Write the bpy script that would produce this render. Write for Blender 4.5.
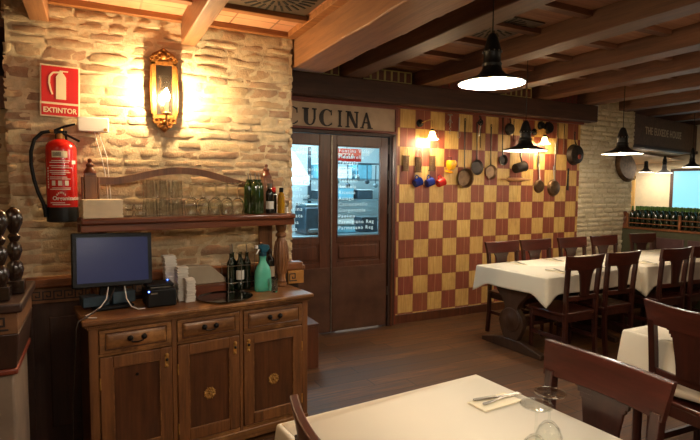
import bpy, bmesh, math, random
from math import sin, cos, pi, radians, tan, atan2, hypot
from mathutils import Vector, Matrix
random.seed(7)
S = bpy.context.scene
COL = S.collection
for o in list(bpy.data.objects): bpy.data.objects.remove(o)

# ---------------------------------------------------------------- camera
H = 1.55
cam = bpy.data.cameras.new('camera'); co = bpy.data.objects.new('camera', cam); COL.objects.link(co)
cam.sensor_fit = 'HORIZONTAL'; cam.sensor_width = 36.0; cam.lens = 505.0 / 700.0 * 36.0
cam.clip_start = 0.02; cam.clip_end = 60
_y, _p, _r = radians(26.85), radians(3.85), radians(0.45)
F = Vector((sin(_y)*cos(_p), cos(_y)*cos(_p), -sin(_p)))
R0 = Vector((cos(_y), -sin(_y), 0)); U0 = R0.cross(F)
R = R0*cos(_r) + U0*sin(_r); U = U0*cos(_r) - R0*sin(_r)
m = Matrix((R, U, -F)).transposed().to_4x4(); m.translation = (0, 0, H)
co.matrix_world = m
S.camera = co
# ---------------------------------------------------------------- world, exposure, lights
w = bpy.data.worlds.new('world'); S.world = w; w.use_nodes = True
w.node_tree.nodes['Background'].inputs[0].default_value = (1.0, 0.80, 0.60, 1)
w.node_tree.nodes['Background'].inputs[1].default_value = 0.27
S.view_settings.view_transform = 'Standard'; S.view_settings.look = 'None'
S.cycles.transparent_max_bounces = 48
S.view_settings.gamma = 1.0; S.view_settings.use_curve_mapping = False
S.view_settings.exposure = 0.45

def light(name, kind, loc, energy, color, size=0.1, rot=None, spread=None, sizey=None, spot=None):
    l = bpy.data.lights.new(name, kind); l.energy = energy; l.color = color
    if kind == 'AREA':
        l.size = size
        if sizey: l.shape = 'RECTANGLE'; l.size_y = sizey
        if spread: l.spread = spread
    else: l.shadow_soft_size = size
    if kind == 'SPOT': l.spot_size = spot or 2.6; l.spot_blend = 0.6
    o = bpy.data.objects.new(name, l); COL.objects.link(o); o.location = loc
    if rot: o.rotation_euler = rot
    return o
WARM = (1.0, 0.76, 0.46); LAMP = (1.0, 0.91, 0.77)
E_SCONCE = 60.0; E_WALL = 14.0; E_PEND = 30.0; E_NEAR = 34.0; E_KIT = 95.0; E_ROOM = 32.0
light('kitchen_strip_light', 'AREA', (2.3, 6.0, 2.55), E_KIT, (0.74, 0.93, 1.0), 1.6, (0, 0, 0), sizey=1.2)
light('room_fill_light', 'AREA', (0.9, -0.9, 2.5), E_ROOM, (1.0, 0.86, 0.68), 2.2, (radians(18), 0, 0), sizey=1.6)  # unseen area fill for the whole room, no fixture behind it
light('bar_fill_light', 'AREA', (-1.2, 1.2, 2.4), 5.0, (1.0, 0.72, 0.45), 0.8, (0, radians(-25), 0))  # added weak fill over the bar side, no fixture modelled
light('dining_fill_light', 'AREA', (4.2, 1.2, 2.5), 20.0, (1.0, 0.78, 0.52), 1.6, (radians(25), 0, 0))  # added fill to brighten the dining side and pillar, no fixture
light('far_room_fill', 'AREA', (8.3, 5.5, 1.95), 9.0, (1.0, 0.85, 0.65), 1.2, (0, 0, 0))  # extra fill added under the far ceiling, besides the pendants

# ---------------------------------------------------------------- material helpers
def lin(c):
    return tuple(((v/255.0+0.055)/1.055)**2.4 if v > 10 else v/255.0/12.92 for v in c) + (1,)
class N:
    def __init__(s, name):
        s.m = bpy.data.materials.new(name); s.m.use_nodes = True; s.t = s.m.node_tree; s.b = s.t.nodes['Principled BSDF']
    def n(s, ty, **k):
        x = s.t.nodes.new(ty)
        for a, v in k.items(): setattr(x, a, v)
        return x
    def l(s, a, b): s.t.links.new(a, b)
    def math(s, op, a, b=None, c=None):
        x = s.n('ShaderNodeMath', operation=op)
        for i, v in enumerate((a, b, c)):
            if v is None: continue
            if isinstance(v, (int, float)): x.inputs[i].default_value = v
            else: s.l(v, x.inputs[i])
        return x.outputs[0]
    def obj(s, scale=(1, 1, 1), loc=(0, 0, 0)):
        tc = s.n('ShaderNodeTexCoord'); mp = s.n('ShaderNodeMapping')
        mp.inputs['Scale'].default_value = scale; mp.inputs['Location'].default_value = loc
        s.l(tc.outputs['Object'], mp.inputs[0]); return mp.outputs[0]
    def noise(s, vec, scale, detail=3, rough=.55, out='Fac'):
        x = s.n('ShaderNodeTexNoise'); x.inputs['Scale'].default_value = scale; x.inputs['Detail'].default_value = detail
        x.inputs['Roughness'].default_value = rough; s.l(vec, x.inputs['Vector']); return x.outputs[out]
    def ramp(s, fac, stops):
        x = s.n('ShaderNodeValToRGB'); s.l(fac, x.inputs[0]); e = x.color_ramp.elements
        while len(e) < len(stops): e.new(.5)
        for i, (p, c) in enumerate(stops): e[i].position = p; e[i].color = c
        return x.outputs[0]
    def mix(s, fac, a, b, blend='MIX'):
        x = s.n('ShaderNodeMix', data_type='RGBA', blend_type=blend)
        for sock, v in ((x.inputs[0], fac), (x.inputs[6], a), (x.inputs[7], b)):
            if isinstance(v, (int, float)): sock.default_value = v
            elif isinstance(v, tuple): sock.default_value = v
            else: s.l(v, sock)
        return x.outputs[2]
    def bump(s, h, strength, dist=.01):
        x = s.n('ShaderNodeBump'); x.inputs['Strength'].default_value = strength; x.inputs['Distance'].default_value = dist
        s.l(h, x.inputs['Height']); s.l(x.outputs[0], s.b.inputs['Normal'])
    def set(s, **k):
        for a, v in k.items():
            i = s.b.inputs[a.replace('_', ' ')]
            if isinstance(v, (int, float, tuple)): i.default_value = v
            else: s.l(v, i)
        return s.m

def plain(name, rgb, rough=.5, metal=0, var=.12, scale=14, bump=0, **k):
    a = N(name); c = lin(rgb); v = a.obj()
    nz = a.noise(v, scale, 3)
    dark = tuple(x*(1-var) for x in c[:3])+(1,); lt = tuple(min(1, x*(1+var)) for x in c[:3])+(1,)
    col = a.ramp(nz, [(.3, dark), (.7, lt)])
    if bump: a.bump(a.noise(v, scale*4, 3), bump, .003)
    return a.set(Base_Color=col, Roughness=rough, Metallic=metal, **k)

def wood(name, c1, c2, axis=0, rough=.4, scale=1.0, bump=.15, worn=None, coat=0.0):
    a = N(name); sc = [9*scale]*3; sc[axis] = .9*scale
    v = a.obj(tuple(sc)); n1 = a.noise(v, 2.2, 6, .65)
    sc2 = [70*scale]*3; sc2[axis] = 2.5*scale
    n2 = a.noise(a.obj(tuple(sc2)), 1.0, 3)
    col = a.ramp(n1, [(.28, lin(c1)), (.72, lin(c2))])
    col = a.mix(a.ramp(n2, [(.35, (.35, .35, .35, 1)), (.6, (1, 1, 1, 1))]), a.mix(.45, col, tuple(x*.55 for x in lin(c1)[:3])+(1,)), col)
    if worn:
        n3 = a.noise(a.obj((1, 1, 1)), 5, 4, .7)
        col = a.mix(a.ramp(n3, [(.52, (0, 0, 0, 1)), (.68, (.7, .7, .7, 1))]), col, lin(worn))
    a.bump(n2, bump, .004)
    return a.set(Base_Color=col, Roughness=rough, Coat_Weight=coat, Coat_Roughness=.15)

def glass(name, tint=(1, 1, 1), alpha=.12, rough=.02):
    m = bpy.data.materials.new(name); m.use_nodes = True; t = m.node_tree
    for x in list(t.nodes):
        if x.type != 'OUTPUT_MATERIAL': t.nodes.remove(x)
    out = [x for x in t.nodes if x.type == 'OUTPUT_MATERIAL'][0]
    tr = t.nodes.new('ShaderNodeBsdfTransparent'); tr.inputs[0].default_value = tuple(tint)+(1,)
    gl = t.nodes.new('ShaderNodeBsdfGlossy'); gl.inputs['Roughness'].default_value = rough
    ge = t.nodes.new('ShaderNodeNewGeometry'); dt = t.nodes.new('ShaderNodeVectorMath'); dt.operation = 'DOT_PRODUCT'
    t.links.new(ge.outputs['Normal'], dt.inputs[0]); t.links.new(ge.outputs['Incoming'], dt.inputs[1])
    prev = dt.outputs['Value']
    for op, v in (('ABSOLUTE', None), ('SUBTRACT', 1.0), ('ABSOLUTE', None), ('POWER', 3.0)):
        q = t.nodes.new('ShaderNodeMath'); q.operation = op; t.links.new(prev, q.inputs[0])
        if v is not None: q.inputs[1].default_value = v
        prev = q.outputs[0]
    ma = t.nodes.new('ShaderNodeMath'); ma.operation = 'MULTIPLY_ADD'; ma.inputs[1].default_value = .7; ma.inputs[2].default_value = .02+alpha*.15
    t.links.new(prev, ma.inputs[0])
    mx = t.nodes.new('ShaderNodeMixShader')
    t.links.new(ma.outputs[0], mx.inputs[0]); t.links.new(tr.outputs[0], mx.inputs[1]); t.links.new(gl.outputs[0], mx.inputs[2])
    t.links.new(mx.outputs[0], out.inputs[0]); return m

def emit(name, rgb, strength, base=(255, 255, 255)):
    a = N(name); return a.set(Base_Color=lin(base), Emission_Color=lin(rgb), Emission_Strength=float(strength), Roughness=.4)

def brick_mat(name, cols, mortar, smear=.5):
    a = N(name); at = a.n('ShaderNodeAttribute', attribute_name='tone')
    v = a.obj()
    st = [(i/(len(cols)-1), lin(c)) for i, c in enumerate(cols)]
    col = a.ramp(at.outputs['Fac'], st)
    n1 = a.noise(v, 9, 6, .7); n2 = a.noise(v, 38, 5, .7)
    col = a.mix(a.ramp(n1, [(.40, (0, 0, 0, 1)), (.66, (smear, smear, smear, 1))]), col, lin(mortar))
    col = a.mix(a.ramp(n2, [(.3, (.78, .78, .78, 1)), (.6, (1, 1, 1, 1))]), (0.10, .075, .05, 1), col)
    a.bump(a.math('ADD', a.noise(v, 55, 5, .7), a.math('MULTIPLY', n1, 1.5)), .5, .010)
    return a.set(Base_Color=col, Roughness=.92)

M = {}
M['brickA'] = brick_mat('old brick', [(146, 108, 84), (180, 146, 108), (196, 170, 130), (206, 182, 144), (188, 158, 120), (166, 128, 98)], (194, 174, 142), .55)
M['mortarA'] = plain('old mortar', (196, 176, 142), .95, bump=.8, var=.25, scale=20)
M['brickP'] = brick_mat('pale brick', [(186, 160, 124), (214, 196, 160), (226, 210, 176), (204, 182, 146), (218, 200, 164)], (216, 200, 168), .5)
M['mortarP'] = plain('pale mortar', (196, 178, 142), .95, bump=.6, var=.2, scale=20)
M['beam'] = wood('dark joist wood', (84, 53, 36), (124, 82, 56), 1, .55, 1, .3)
M['beamlight'] = wood('orange beam wood', (112, 72, 44), (156, 106, 66), 1, .5, 1, .35)
M['beamx'] = wood('dark lintel wood', (58, 36, 25), (88, 56, 39), 0, .6, 1, .3)
M['batten'] = wood('batten wood', (120, 70, 34), (168, 108, 56), 0, .6, 1, .2)
M['battend'] = wood('dark batten wood', (84, 48, 28), (124, 76, 46), 0, .6, 1, .2)
M['side'] = wood('sideboard pine', (78, 46, 22), (146, 96, 50), 0, .42, 1.2, .2, worn=(178, 124, 70), coat=.1)
M['sidez'] = wood('sideboard upright pine', (82, 48, 24), (142, 90, 46), 2, .45, 1.2, .2, coat=.05)
M['panel'] = wood('sideboard dark panel', (58, 32, 18), (100, 58, 30), 2, .36, 1.2, .2, coat=.3)
M['shelf'] = wood('reddish shelf wood', (78, 36, 20), (122, 64, 36), 0, .3, 1.2, .15, coat=.4)
M['door'] = wood('varnished door wood', (64, 33, 19), (104, 56, 32), 2, .34, 1.0, .1, coat=.3)
M['doormetal'] = plain('brown kick plate', (92, 62, 46), .42, .4, var=.3, scale=5)
M['wains'] = wood('dark wainscot wood', (42, 24, 15), (66, 38, 24), 2, .5, 1, .2)
M['trim'] = wood('moulding wood', (98, 56, 28), (142, 84, 42), 0, .45, 1, .2)
M['chair'] = wood('mahogany', (40, 16, 12), (62, 26, 19), 2, .30, 1.4, .03, coat=.35)
M['chairx'] = wood('mahogany rail', (50, 19, 13), (76, 32, 23), 0, .30, 1.4, .03, coat=.4)
M['trestle'] = wood('trestle oak', (44, 26, 14), (72, 44, 25), 2, .5, 1, .2)
M['turned'] = wood('black turned wood', (24, 15, 10), (46, 28, 18), 2, .25, 1, .1, coat=.5)
M['gold'] = plain('gilt carving', (134, 84, 34), .42, .6, var=.4, scale=60, bump=.5)
M['brass'] = plain('aged brass', (178, 132, 66), .42, .55, var=.4, scale=40)
M['iron'] = plain('black iron', (26, 23, 21), .45, .6, var=.3, scale=30)
M['black'] = plain('black plastic', (12, 12, 13), .5, Specular_IOR_Level=.25)
M['copper'] = plain('tarnished copper', (104, 78, 52), .42, .75, var=.4, scale=18)
M['steel'] = plain('old steel', (150, 142, 130), .32, .9, var=.2, scale=30)
M['darkpan'] = plain('blackened pan metal', (58, 48, 40), .5, .7, var=.4, scale=20)
M['red'] = plain('extinguisher red', (176, 22, 16), .22, 0, var=.05)
M['signred'] = plain('sign red', (196, 30, 28), .45, 0, var=.04)
M['cream'] = plain('cream paint', (226, 208, 172), .55, 0, var=.05)
M['white'] = plain('white plastic', (222, 216, 206), .45, 0, var=.03)
M['paper'] = plain('white paper', (214, 208, 196), .85, 0, var=.06)
M['napkin'] = plain('cream napkin paper', (232, 220, 190), .9, 0, var=.05)
M['napkins'] = plain('beige folded napkins', (230, 212, 178), .9, 0, var=.06)
M['signpanel'] = plain('sign board taupe', (184, 156, 126), .75, 0, var=.12, scale=8)
M['lettering'] = plain('dark lettering', (32, 20, 14), .6)
M['redbrown'] = wood('red brown frame', (92, 34, 20), (126, 54, 32), 0, .45)
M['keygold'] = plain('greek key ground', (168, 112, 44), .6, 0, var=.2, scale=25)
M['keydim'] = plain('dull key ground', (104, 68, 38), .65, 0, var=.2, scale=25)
M['stone'] = plain('grey plaster pedestal', (122, 104, 88), .9, 0, var=.18, scale=6, bump=.4)
M['grille'] = plain('grille plate', (92, 74, 58), .5, .3, var=.2)
M['grilled'] = plain('grille slot', (14, 11, 9), .8)
M['bluem'] = plain('blue enamel', (24, 42, 120), .2, 0, var=.2)
M['redm'] = plain('red enamel', (176, 26, 20), .2, 0, var=.15)
M['yellowm'] = plain('yellow enamel', (222, 156, 26), .25, 0, var=.15)
M['rolling'] = wood('rolling pin wood', (140, 92, 50), (184, 130, 78), 0, .5)
g_ = N('clear glass'); M['glassc'] = g_.set(Base_Color=(.97, .99, .97, 1), Roughness=.0, IOR=1.46, Transmission_Weight=1.0)
M['glasst'] = glass('thin table glass', (.97, .98, .97), .08)
M['glasss'] = glass('sparkling glass', (.985, .99, .985), .5)
M['glassf'] = glass('glass foot', (.95, .96, .95), .75)
M['pane'] = glass('door pane', (.92, .98, 1.0), .1, .01)
M['bottleg'] = plain('dark green bottle glass', (12, 26, 10), .08, 0, var=.1, Coat_Weight=.6)
M['bottlem'] = plain('green bottle glass', (34, 52, 16), .1, 0, var=.3, Coat_Weight=.6)
M['bottled'] = plain('near black bottle glass', (14, 14, 12), .08, 0, var=.1, Coat_Weight=.6)
M['foil'] = plain('green foil capsule', (74, 108, 44), .35, .3, var=.2)
M['oil'] = plain('olive oil', (168, 122, 20), .1, 0, var=.1, Coat_Weight=.8)
M['redcap'] = plain('red cap', (190, 26, 20), .4)
M['teal'] = plain('aqua green plastic', (86, 176, 150), .3, 0, var=.05, Subsurface_Weight=.2)
M['teald'] = plain('petrol blue plastic', (12, 66, 84), .35)
M['tray'] = plain('black glossy tray', (16, 15, 14), .08, 0, var=.2, Coat_Weight=1.0)
M['cloth'] = plain('white tablecloth', (226, 216, 196), .9, 0, var=.02, scale=3)
M['greycloth'] = plain('folded grey beige cloth', (150, 134, 112), .9, 0, var=.08)
M['panes'] = emit('daylight pane', (134, 214, 232), .9, (60, 80, 90))
M['bulbhot'] = emit('sconce bulb', (255, 222, 168), 1900)
M['bulb'] = emit('glowing bulb', (255, 226, 170), 26)
M['shadelit'] = emit('glowing frosted shade', (255, 214, 140), 5)
M['enamel'] = plain('white enamel inside', (250, 246, 236), .5, 0, var=.01)
M['chandle'] = plain('green wall wood', (62, 62, 40), .6)
M['purple'] = plain('plum panel', (74, 46, 48), .5, 0, var=.15)
M['yellowwall'] = plain('ochre wall', (206, 164, 96), .85, 0, var=.08)
M['creamwall'] = plain('cream wall', (222, 206, 172), .85, 0, var=.05)
M['kwall'] = plain('kitchen tile white', (214, 232, 236), .4, 0, var=.04)
M['kblue'] = plain('kitchen pale blue', (104, 168, 190), .5, 0, var=.2)
M['kgrey'] = plain('kitchen steel', (120, 142, 150), .3, .6, var=.2)
M['kdark'] = plain('kitchen dark equipment', (42, 62, 74), .5, .2, var=.3)
M['etch'] = emit('glowing etched lettering', (190, 232, 240), .4, (220, 240, 245))  # letters are no lamp; emission stands in for light they catch
M['ledb'] = emit('blue led', (60, 110, 255), 9)
M['sidelet'] = plain('faded lettering', (206, 176, 142), .8)
M['slat'] = wood('pale slat ceiling', (206, 160, 118), (236, 196, 150), 0, .6)

def tiles_mat():
    a = N('terracotta ceiling tile'); v = a.obj()
    br = a.n('ShaderNodeTexBrick'); br.offset = 0; a.l(v, br.inputs['Vector'])
    for i, c in ((1, lin((206, 146, 104))), (2, lin((188, 122, 84))), (3, lin((120, 78, 50)))): br.inputs[i].default_value = c
    br.inputs['Scale'].default_value = 1.0; br.inputs['Mortar Size'].default_value = .006
    br.inputs['Brick Width'].default_value = .27; br.inputs['Row Height'].default_value = .46
    col = a.mix(a.ramp(a.noise(v, 6, 4), [(.35, (0, 0, 0, 1)), (.7, (.5, .5, .5, 1))]), br.outputs[0], lin((216, 166, 128)))
    return a.set(Base_Color=col, Roughness=.85)
M['tiles'] = tiles_mat()
M['cboard'] = wood('ceiling board', (140, 94, 66), (178, 130, 98), 0, .8)

def floor_mat():
    a = N('plank floor'); v = a.obj()
    sp = a.n('ShaderNodeSeparateXYZ'); a.l(v, sp.inputs[0])
    row = a.math('FLOOR', a.math('DIVIDE', sp.outputs[1], .145))
    wn = a.n('ShaderNodeTexWhiteNoise', noise_dimensions='1D'); a.l(row, wn.inputs['W'])
    xs = a.math('ADD', a.math('DIVIDE', sp.outputs[0], 1.6), a.math('MULTIPLY', wn.outputs[0], 7.3))
    wn2 = a.n('ShaderNodeTexWhiteNoise', noise_dimensions='2D')
    cb = a.n('ShaderNodeCombineXYZ'); a.l(a.math('FLOOR', xs), cb.inputs[0]); a.l(row, cb.inputs[1]); a.l(cb.outputs[0], wn2.inputs['Vector'])
    fr = a.math('FRACT', a.math('DIVIDE', sp.outputs[1], .145)); fx = a.math('FRACT', xs)
    seam = a.math('MAXIMUM', a.math('LESS_THAN', fr, .035), a.math('LESS_THAN', fx, .004))
    g = a.noise(a.obj((1.3, 16, 1)), 2.0, 6, .65)
    base = a.ramp(g, [(.25, lin((46, 27, 13))), (.5, lin((88, 54, 27))), (.75, lin((126, 82, 44)))])
    base = a.mix(a.math('MULTIPLY', wn2.outputs[0], .75), base, lin((58, 38, 24)))
    base = a.mix(seam, base, lin((16, 10, 7)))
    a.bump(a.math('SUBTRACT', g, a.math('MULTIPLY', seam, 2)), .2, .004)
    return a.set(Base_Color=base, Roughness=a.ramp(g, [(.2, (.45, .45, .45, 1)), (.8, (.65, .65, .65, 1))]), Specular_IOR_Level=.3)
M['floor'] = floor_mat()

def checker_mat():
    a = N('painted checker planks'); v = a.obj()
    sp = a.n('ShaderNodeSeparateXYZ'); a.l(v, sp.inputs[0])
    PX, PZ = .2036, .2087
    cx = a.math('DIVIDE', a.math('SUBTRACT', sp.outputs[0], 3.030), PX)
    cz = a.math('DIVIDE', a.math('SUBTRACT', sp.outputs[2], .111), PZ)
    par = a.math('FLOORED_MODULO', a.math('ADD', a.math('FLOOR', cx), a.math('FLOOR', cz)), 2)
    cell = a.n('ShaderNodeCombineXYZ'); a.l(a.math('FLOOR', cx), cell.inputs[0]); a.l(a.math('FLOOR', cz), cell.inputs[1])
    wn = a.n('ShaderNodeTexWhiteNoise', noise_dimensions='2D'); a.l(cell.outputs[0], wn.inputs['Vector'])
    g = a.noise(a.obj((55, 1, 5)), 1.0, 5, .7); g2 = a.noise(v, 7, 4, .65)
    ye = a.ramp(g, [(.25, lin((170, 126, 62))), (.55, lin((206, 166, 92))), (.8, lin((222, 188, 122)))])
    re = a.ramp(g, [(.25, lin((98, 36, 26))), (.6, lin((132, 58, 42))), (.85, lin((168, 100, 74)))])
    col = a.mix(par, ye, re)
    col = a.mix(a.math('MULTIPLY', wn.outputs[0], .25), col, lin((150, 96, 50)))
    fx, fz = a.math('FRACT', cx), a.math('FRACT', cz)
    ed = a.math('MAXIMUM', a.math('LESS_THAN', fx, .03), a.math('LESS_THAN', fz, .03))
    half = a.math('MULTIPLY', a.math('LESS_THAN', a.math('ABSOLUTE', a.math('SUBTRACT', fx, a.math('ADD', .35, a.math('MULTIPLY', wn.outputs[0], .3)))), .014), .5)
    col = a.mix(a.math('MULTIPLY', ed, .55), col, lin((96, 54, 28)))
    col = a.mix(half, col, lin((206, 160, 110)))
    col = a.mix(a.ramp(g2, [(.5, (0, 0, 0, 1)), (.75, (.3, .3, .3, 1))]), col, lin((120, 74, 40)))
    a.bump(a.math('SUBTRACT', g, a.math('MULTIPLY', ed, 1.5)), .25, .004)
    return a.set(Base_Color=col, Roughness=.55)
M['checker'] = checker_mat()

# ---------------------------------------------------------------- mesh helpers
class MB:
    def __init__(s): s.v = []; s.f = []; s.M = Matrix.Identity(4); s.tone = None
    def xf(s, mat): s.M = mat; return s
    def add(s, vs, fs):
        b = len(s.v); s.v += [tuple(s.M @ Vector(p)) for p in vs]; s.f += [tuple(i+b for i in f) for f in fs]; return s
    def box(s, x0, x1, y0, y1, z0, z1):
        return s.add([(x, y, z) for z in (z0, z1) for y in (y0, y1) for x in (x0, x1)],
                     [(0, 2, 3, 1), (4, 5, 7, 6), (0, 1, 5, 4), (2, 6, 7, 3), (0, 4, 6, 2), (1, 3, 7, 5)])
    def lathe(s, prof, n=24, c=(0, 0, 0), cap=True):
        vs = []; fs = []
        for r, z in prof:
            for i in range(n): a = 2*pi*i/n; vs.append((c[0]+r*cos(a), c[1]+r*sin(a), c[2]+z))
        for j in range(len(prof)-1):
            for i in range(n): k = (i+1) % n; fs.append((j*n+i, j*n+k, (j+1)*n+k, (j+1)*n+i))
        if cap:
            fs.append(tuple(range(n-1, -1, -1))); q = (len(prof)-1)*n; fs.append(tuple(q+i for i in range(n)))
        return s.add(vs, fs)
    def tube(s, pts, r, n=10, r2=None, cap=True):
        pts = [Vector(p) for p in pts]; vs = []; fs = []; L = len(pts); up = None
        for i, p in enumerate(pts):
            t = (pts[min(i+1, L-1)]-pts[max(i-1, 0)]).normalized()
            if up is None: up = t.orthogonal().normalized()
            else: up = (up - t*up.dot(t)); up = up.normalized() if up.length > 1e-6 else t.orthogonal().normalized()
            sd = t.cross(up); rr = (r[i] if isinstance(r, (list, tuple)) else (r if r2 is None else r+(r2-r)*i/(L-1)))
            for k in range(n): a = 2*pi*k/n; vs.append(p+up*(rr*cos(a))+sd*(rr*sin(a)))
        for j in range(L-1):
            for i in range(n): k = (i+1) % n; fs.append((j*n+i, j*n+k, (j+1)*n+k, (j+1)*n+i))
        if cap: fs.append(tuple(range(n-1, -1, -1))); q = (L-1)*n; fs.append(tuple(q+i for i in range(n)))
        return s.add(vs, fs)
    def ball(s, c, r, n=14, sz=(1, 1, 1)):
        k = n//2; pr = [(max(r*sin(pi*i/k), 1e-4), -r*cos(pi*i/k)) for i in range(k+1)]
        old = s.M; s.M = s.M @ Matrix.Translation(c) @ Matrix.Diagonal((*sz, 1)); s.lathe(pr, n); s.M = old; return s
    def prism(s, poly, y0, y1):         # polygon in x,z extruded along y
        n = len(poly); vs = [(x, y0, z) for x, z in poly]+[(x, y1, z) for x, z in poly]
        fs = [tuple(range(n)), tuple(range(2*n-1, n-1, -1))]+[(i, i+n, (i+1) % n+n, (i+1) % n) for i in range(n)]
        return s.add(vs, fs)
    def torus(s, c, R_, r, n=24, k=8, axis='z'):
        pts = []
        for i in range(n+1):
            a = 2*pi*i/n; u, v = R_*cos(a), R_*sin(a)
            pts.append((c[0]+u, c[1]+v, c[2]) if axis == 'z' else (c[0]+u, c[1], c[2]+v) if axis == 'y' else (c[0], c[1]+u, c[2]+v))
        return s.tube(pts, r, k)
    def strip(s, rows):                 # grid of points -> quads
        n = len(rows[0]); vs = [p for r_ in rows for p in r_]
        fs = [(j*n+i, j*n+i+1, (j+1)*n+i+1, (j+1)*n+i) for j in range(len(rows)-1) for i in range(n-1)]
        return s.add(vs, fs)

def finish(me, ang=35):
    bm = bmesh.new(); bm.from_mesh(me); bmesh.ops.recalc_face_normals(bm, faces=bm.faces); bm.to_mesh(me); bm.free()
    for p in me.polygons: p.use_smooth = True
    me.set_sharp_from_angle(angle=radians(ang))
def obj(name, mb, mat, parent=None, bevel=0, label=None, ang=35, seg=2):
    me = bpy.data.meshes.new(name); me.from_pydata(mb.v, [], mb.f); me.update()
    finish(me, ang); me.materials.append(M[mat] if isinstance(mat, str) else mat)
    o = bpy.data.objects.new(name, me); COL.objects.link(o)
    if parent: o.parent = parent
    if bevel:
        b = o.modifiers.new('bevel', 'BEVEL'); b.width = bevel; b.segments = seg; b.limit_method = 'ANGLE'; b.angle_limit = radians(50); b.harden_normals = False
    if label: o['label'] = label
    return o
def thing(name, label, cat, loc=(0, 0, 0), rz=0, group=None):
    o = bpy.data.objects.new(name, None); COL.objects.link(o); o.empty_display_size = .05
    o.location = loc; o.rotation_euler = (0, 0, rz); o['label'] = label; o['category'] = cat
    if group: o['group'] = group
    return o
def tag(o, label, cat, group=None, loc=None, rz=None):
    o['label'] = label; o['category'] = cat
    if group: o['group'] = group
    if loc is not None: o.location = loc
    if rz is not None: o.rotation_euler = (0, 0, rz)
    return o
def struct(name, mb, mat, bevel=0, parent=None, label=None):
    o = obj(name, mb, mat, parent, bevel)
    if not parent: o['kind'] = 'structure'
    if label: o['label'] = label
    return o
def dup(root, loc, rz=None, label=None, group=None):
    def cp(o, par):
        c = o.copy(); COL.objects.link(c); c.parent = par
        for ch in list(o.children): cp(ch, c)
        return c
    r = cp(root, None); r.location = loc
    if rz is not None: r.rotation_euler = (r.rotation_euler[0], r.rotation_euler[1], rz)
    if label: r['label'] = label
    if group: r['group'] = group
    return r
def text(name, body, size, mat, parent, loc, rot=(pi/2, 0, 0), ext=.0008, off=0, align='LEFT', space=1.0, sx=1.0):
    cu = bpy.data.curves.new('t', 'FONT'); cu.body = body; cu.size = size; cu.extrude = ext; cu.offset = off
    cu.align_x = align; cu.space_character = space; cu.resolution_u = 3
    t = bpy.data.objects.new('t', cu); COL.objects.link(t)
    dg = bpy.context.evaluated_depsgraph_get(); me = bpy.data.meshes.new_from_object(t.evaluated_get(dg))
    bpy.data.objects.remove(t); me.name = name
    me.transform(Matrix.Translation(loc) @ Matrix.Rotation(rot[2], 4, 'Z') @ Matrix.Rotation(rot[0], 4, 'X') @ Matrix.Diagonal((sx, 1, 1, 1)))
    me.materials.clear(); me.materials.append(M[mat])
    o = bpy.data.objects.new(name, me); COL.objects.link(o)
    if parent: o.parent = parent
    return o

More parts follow.
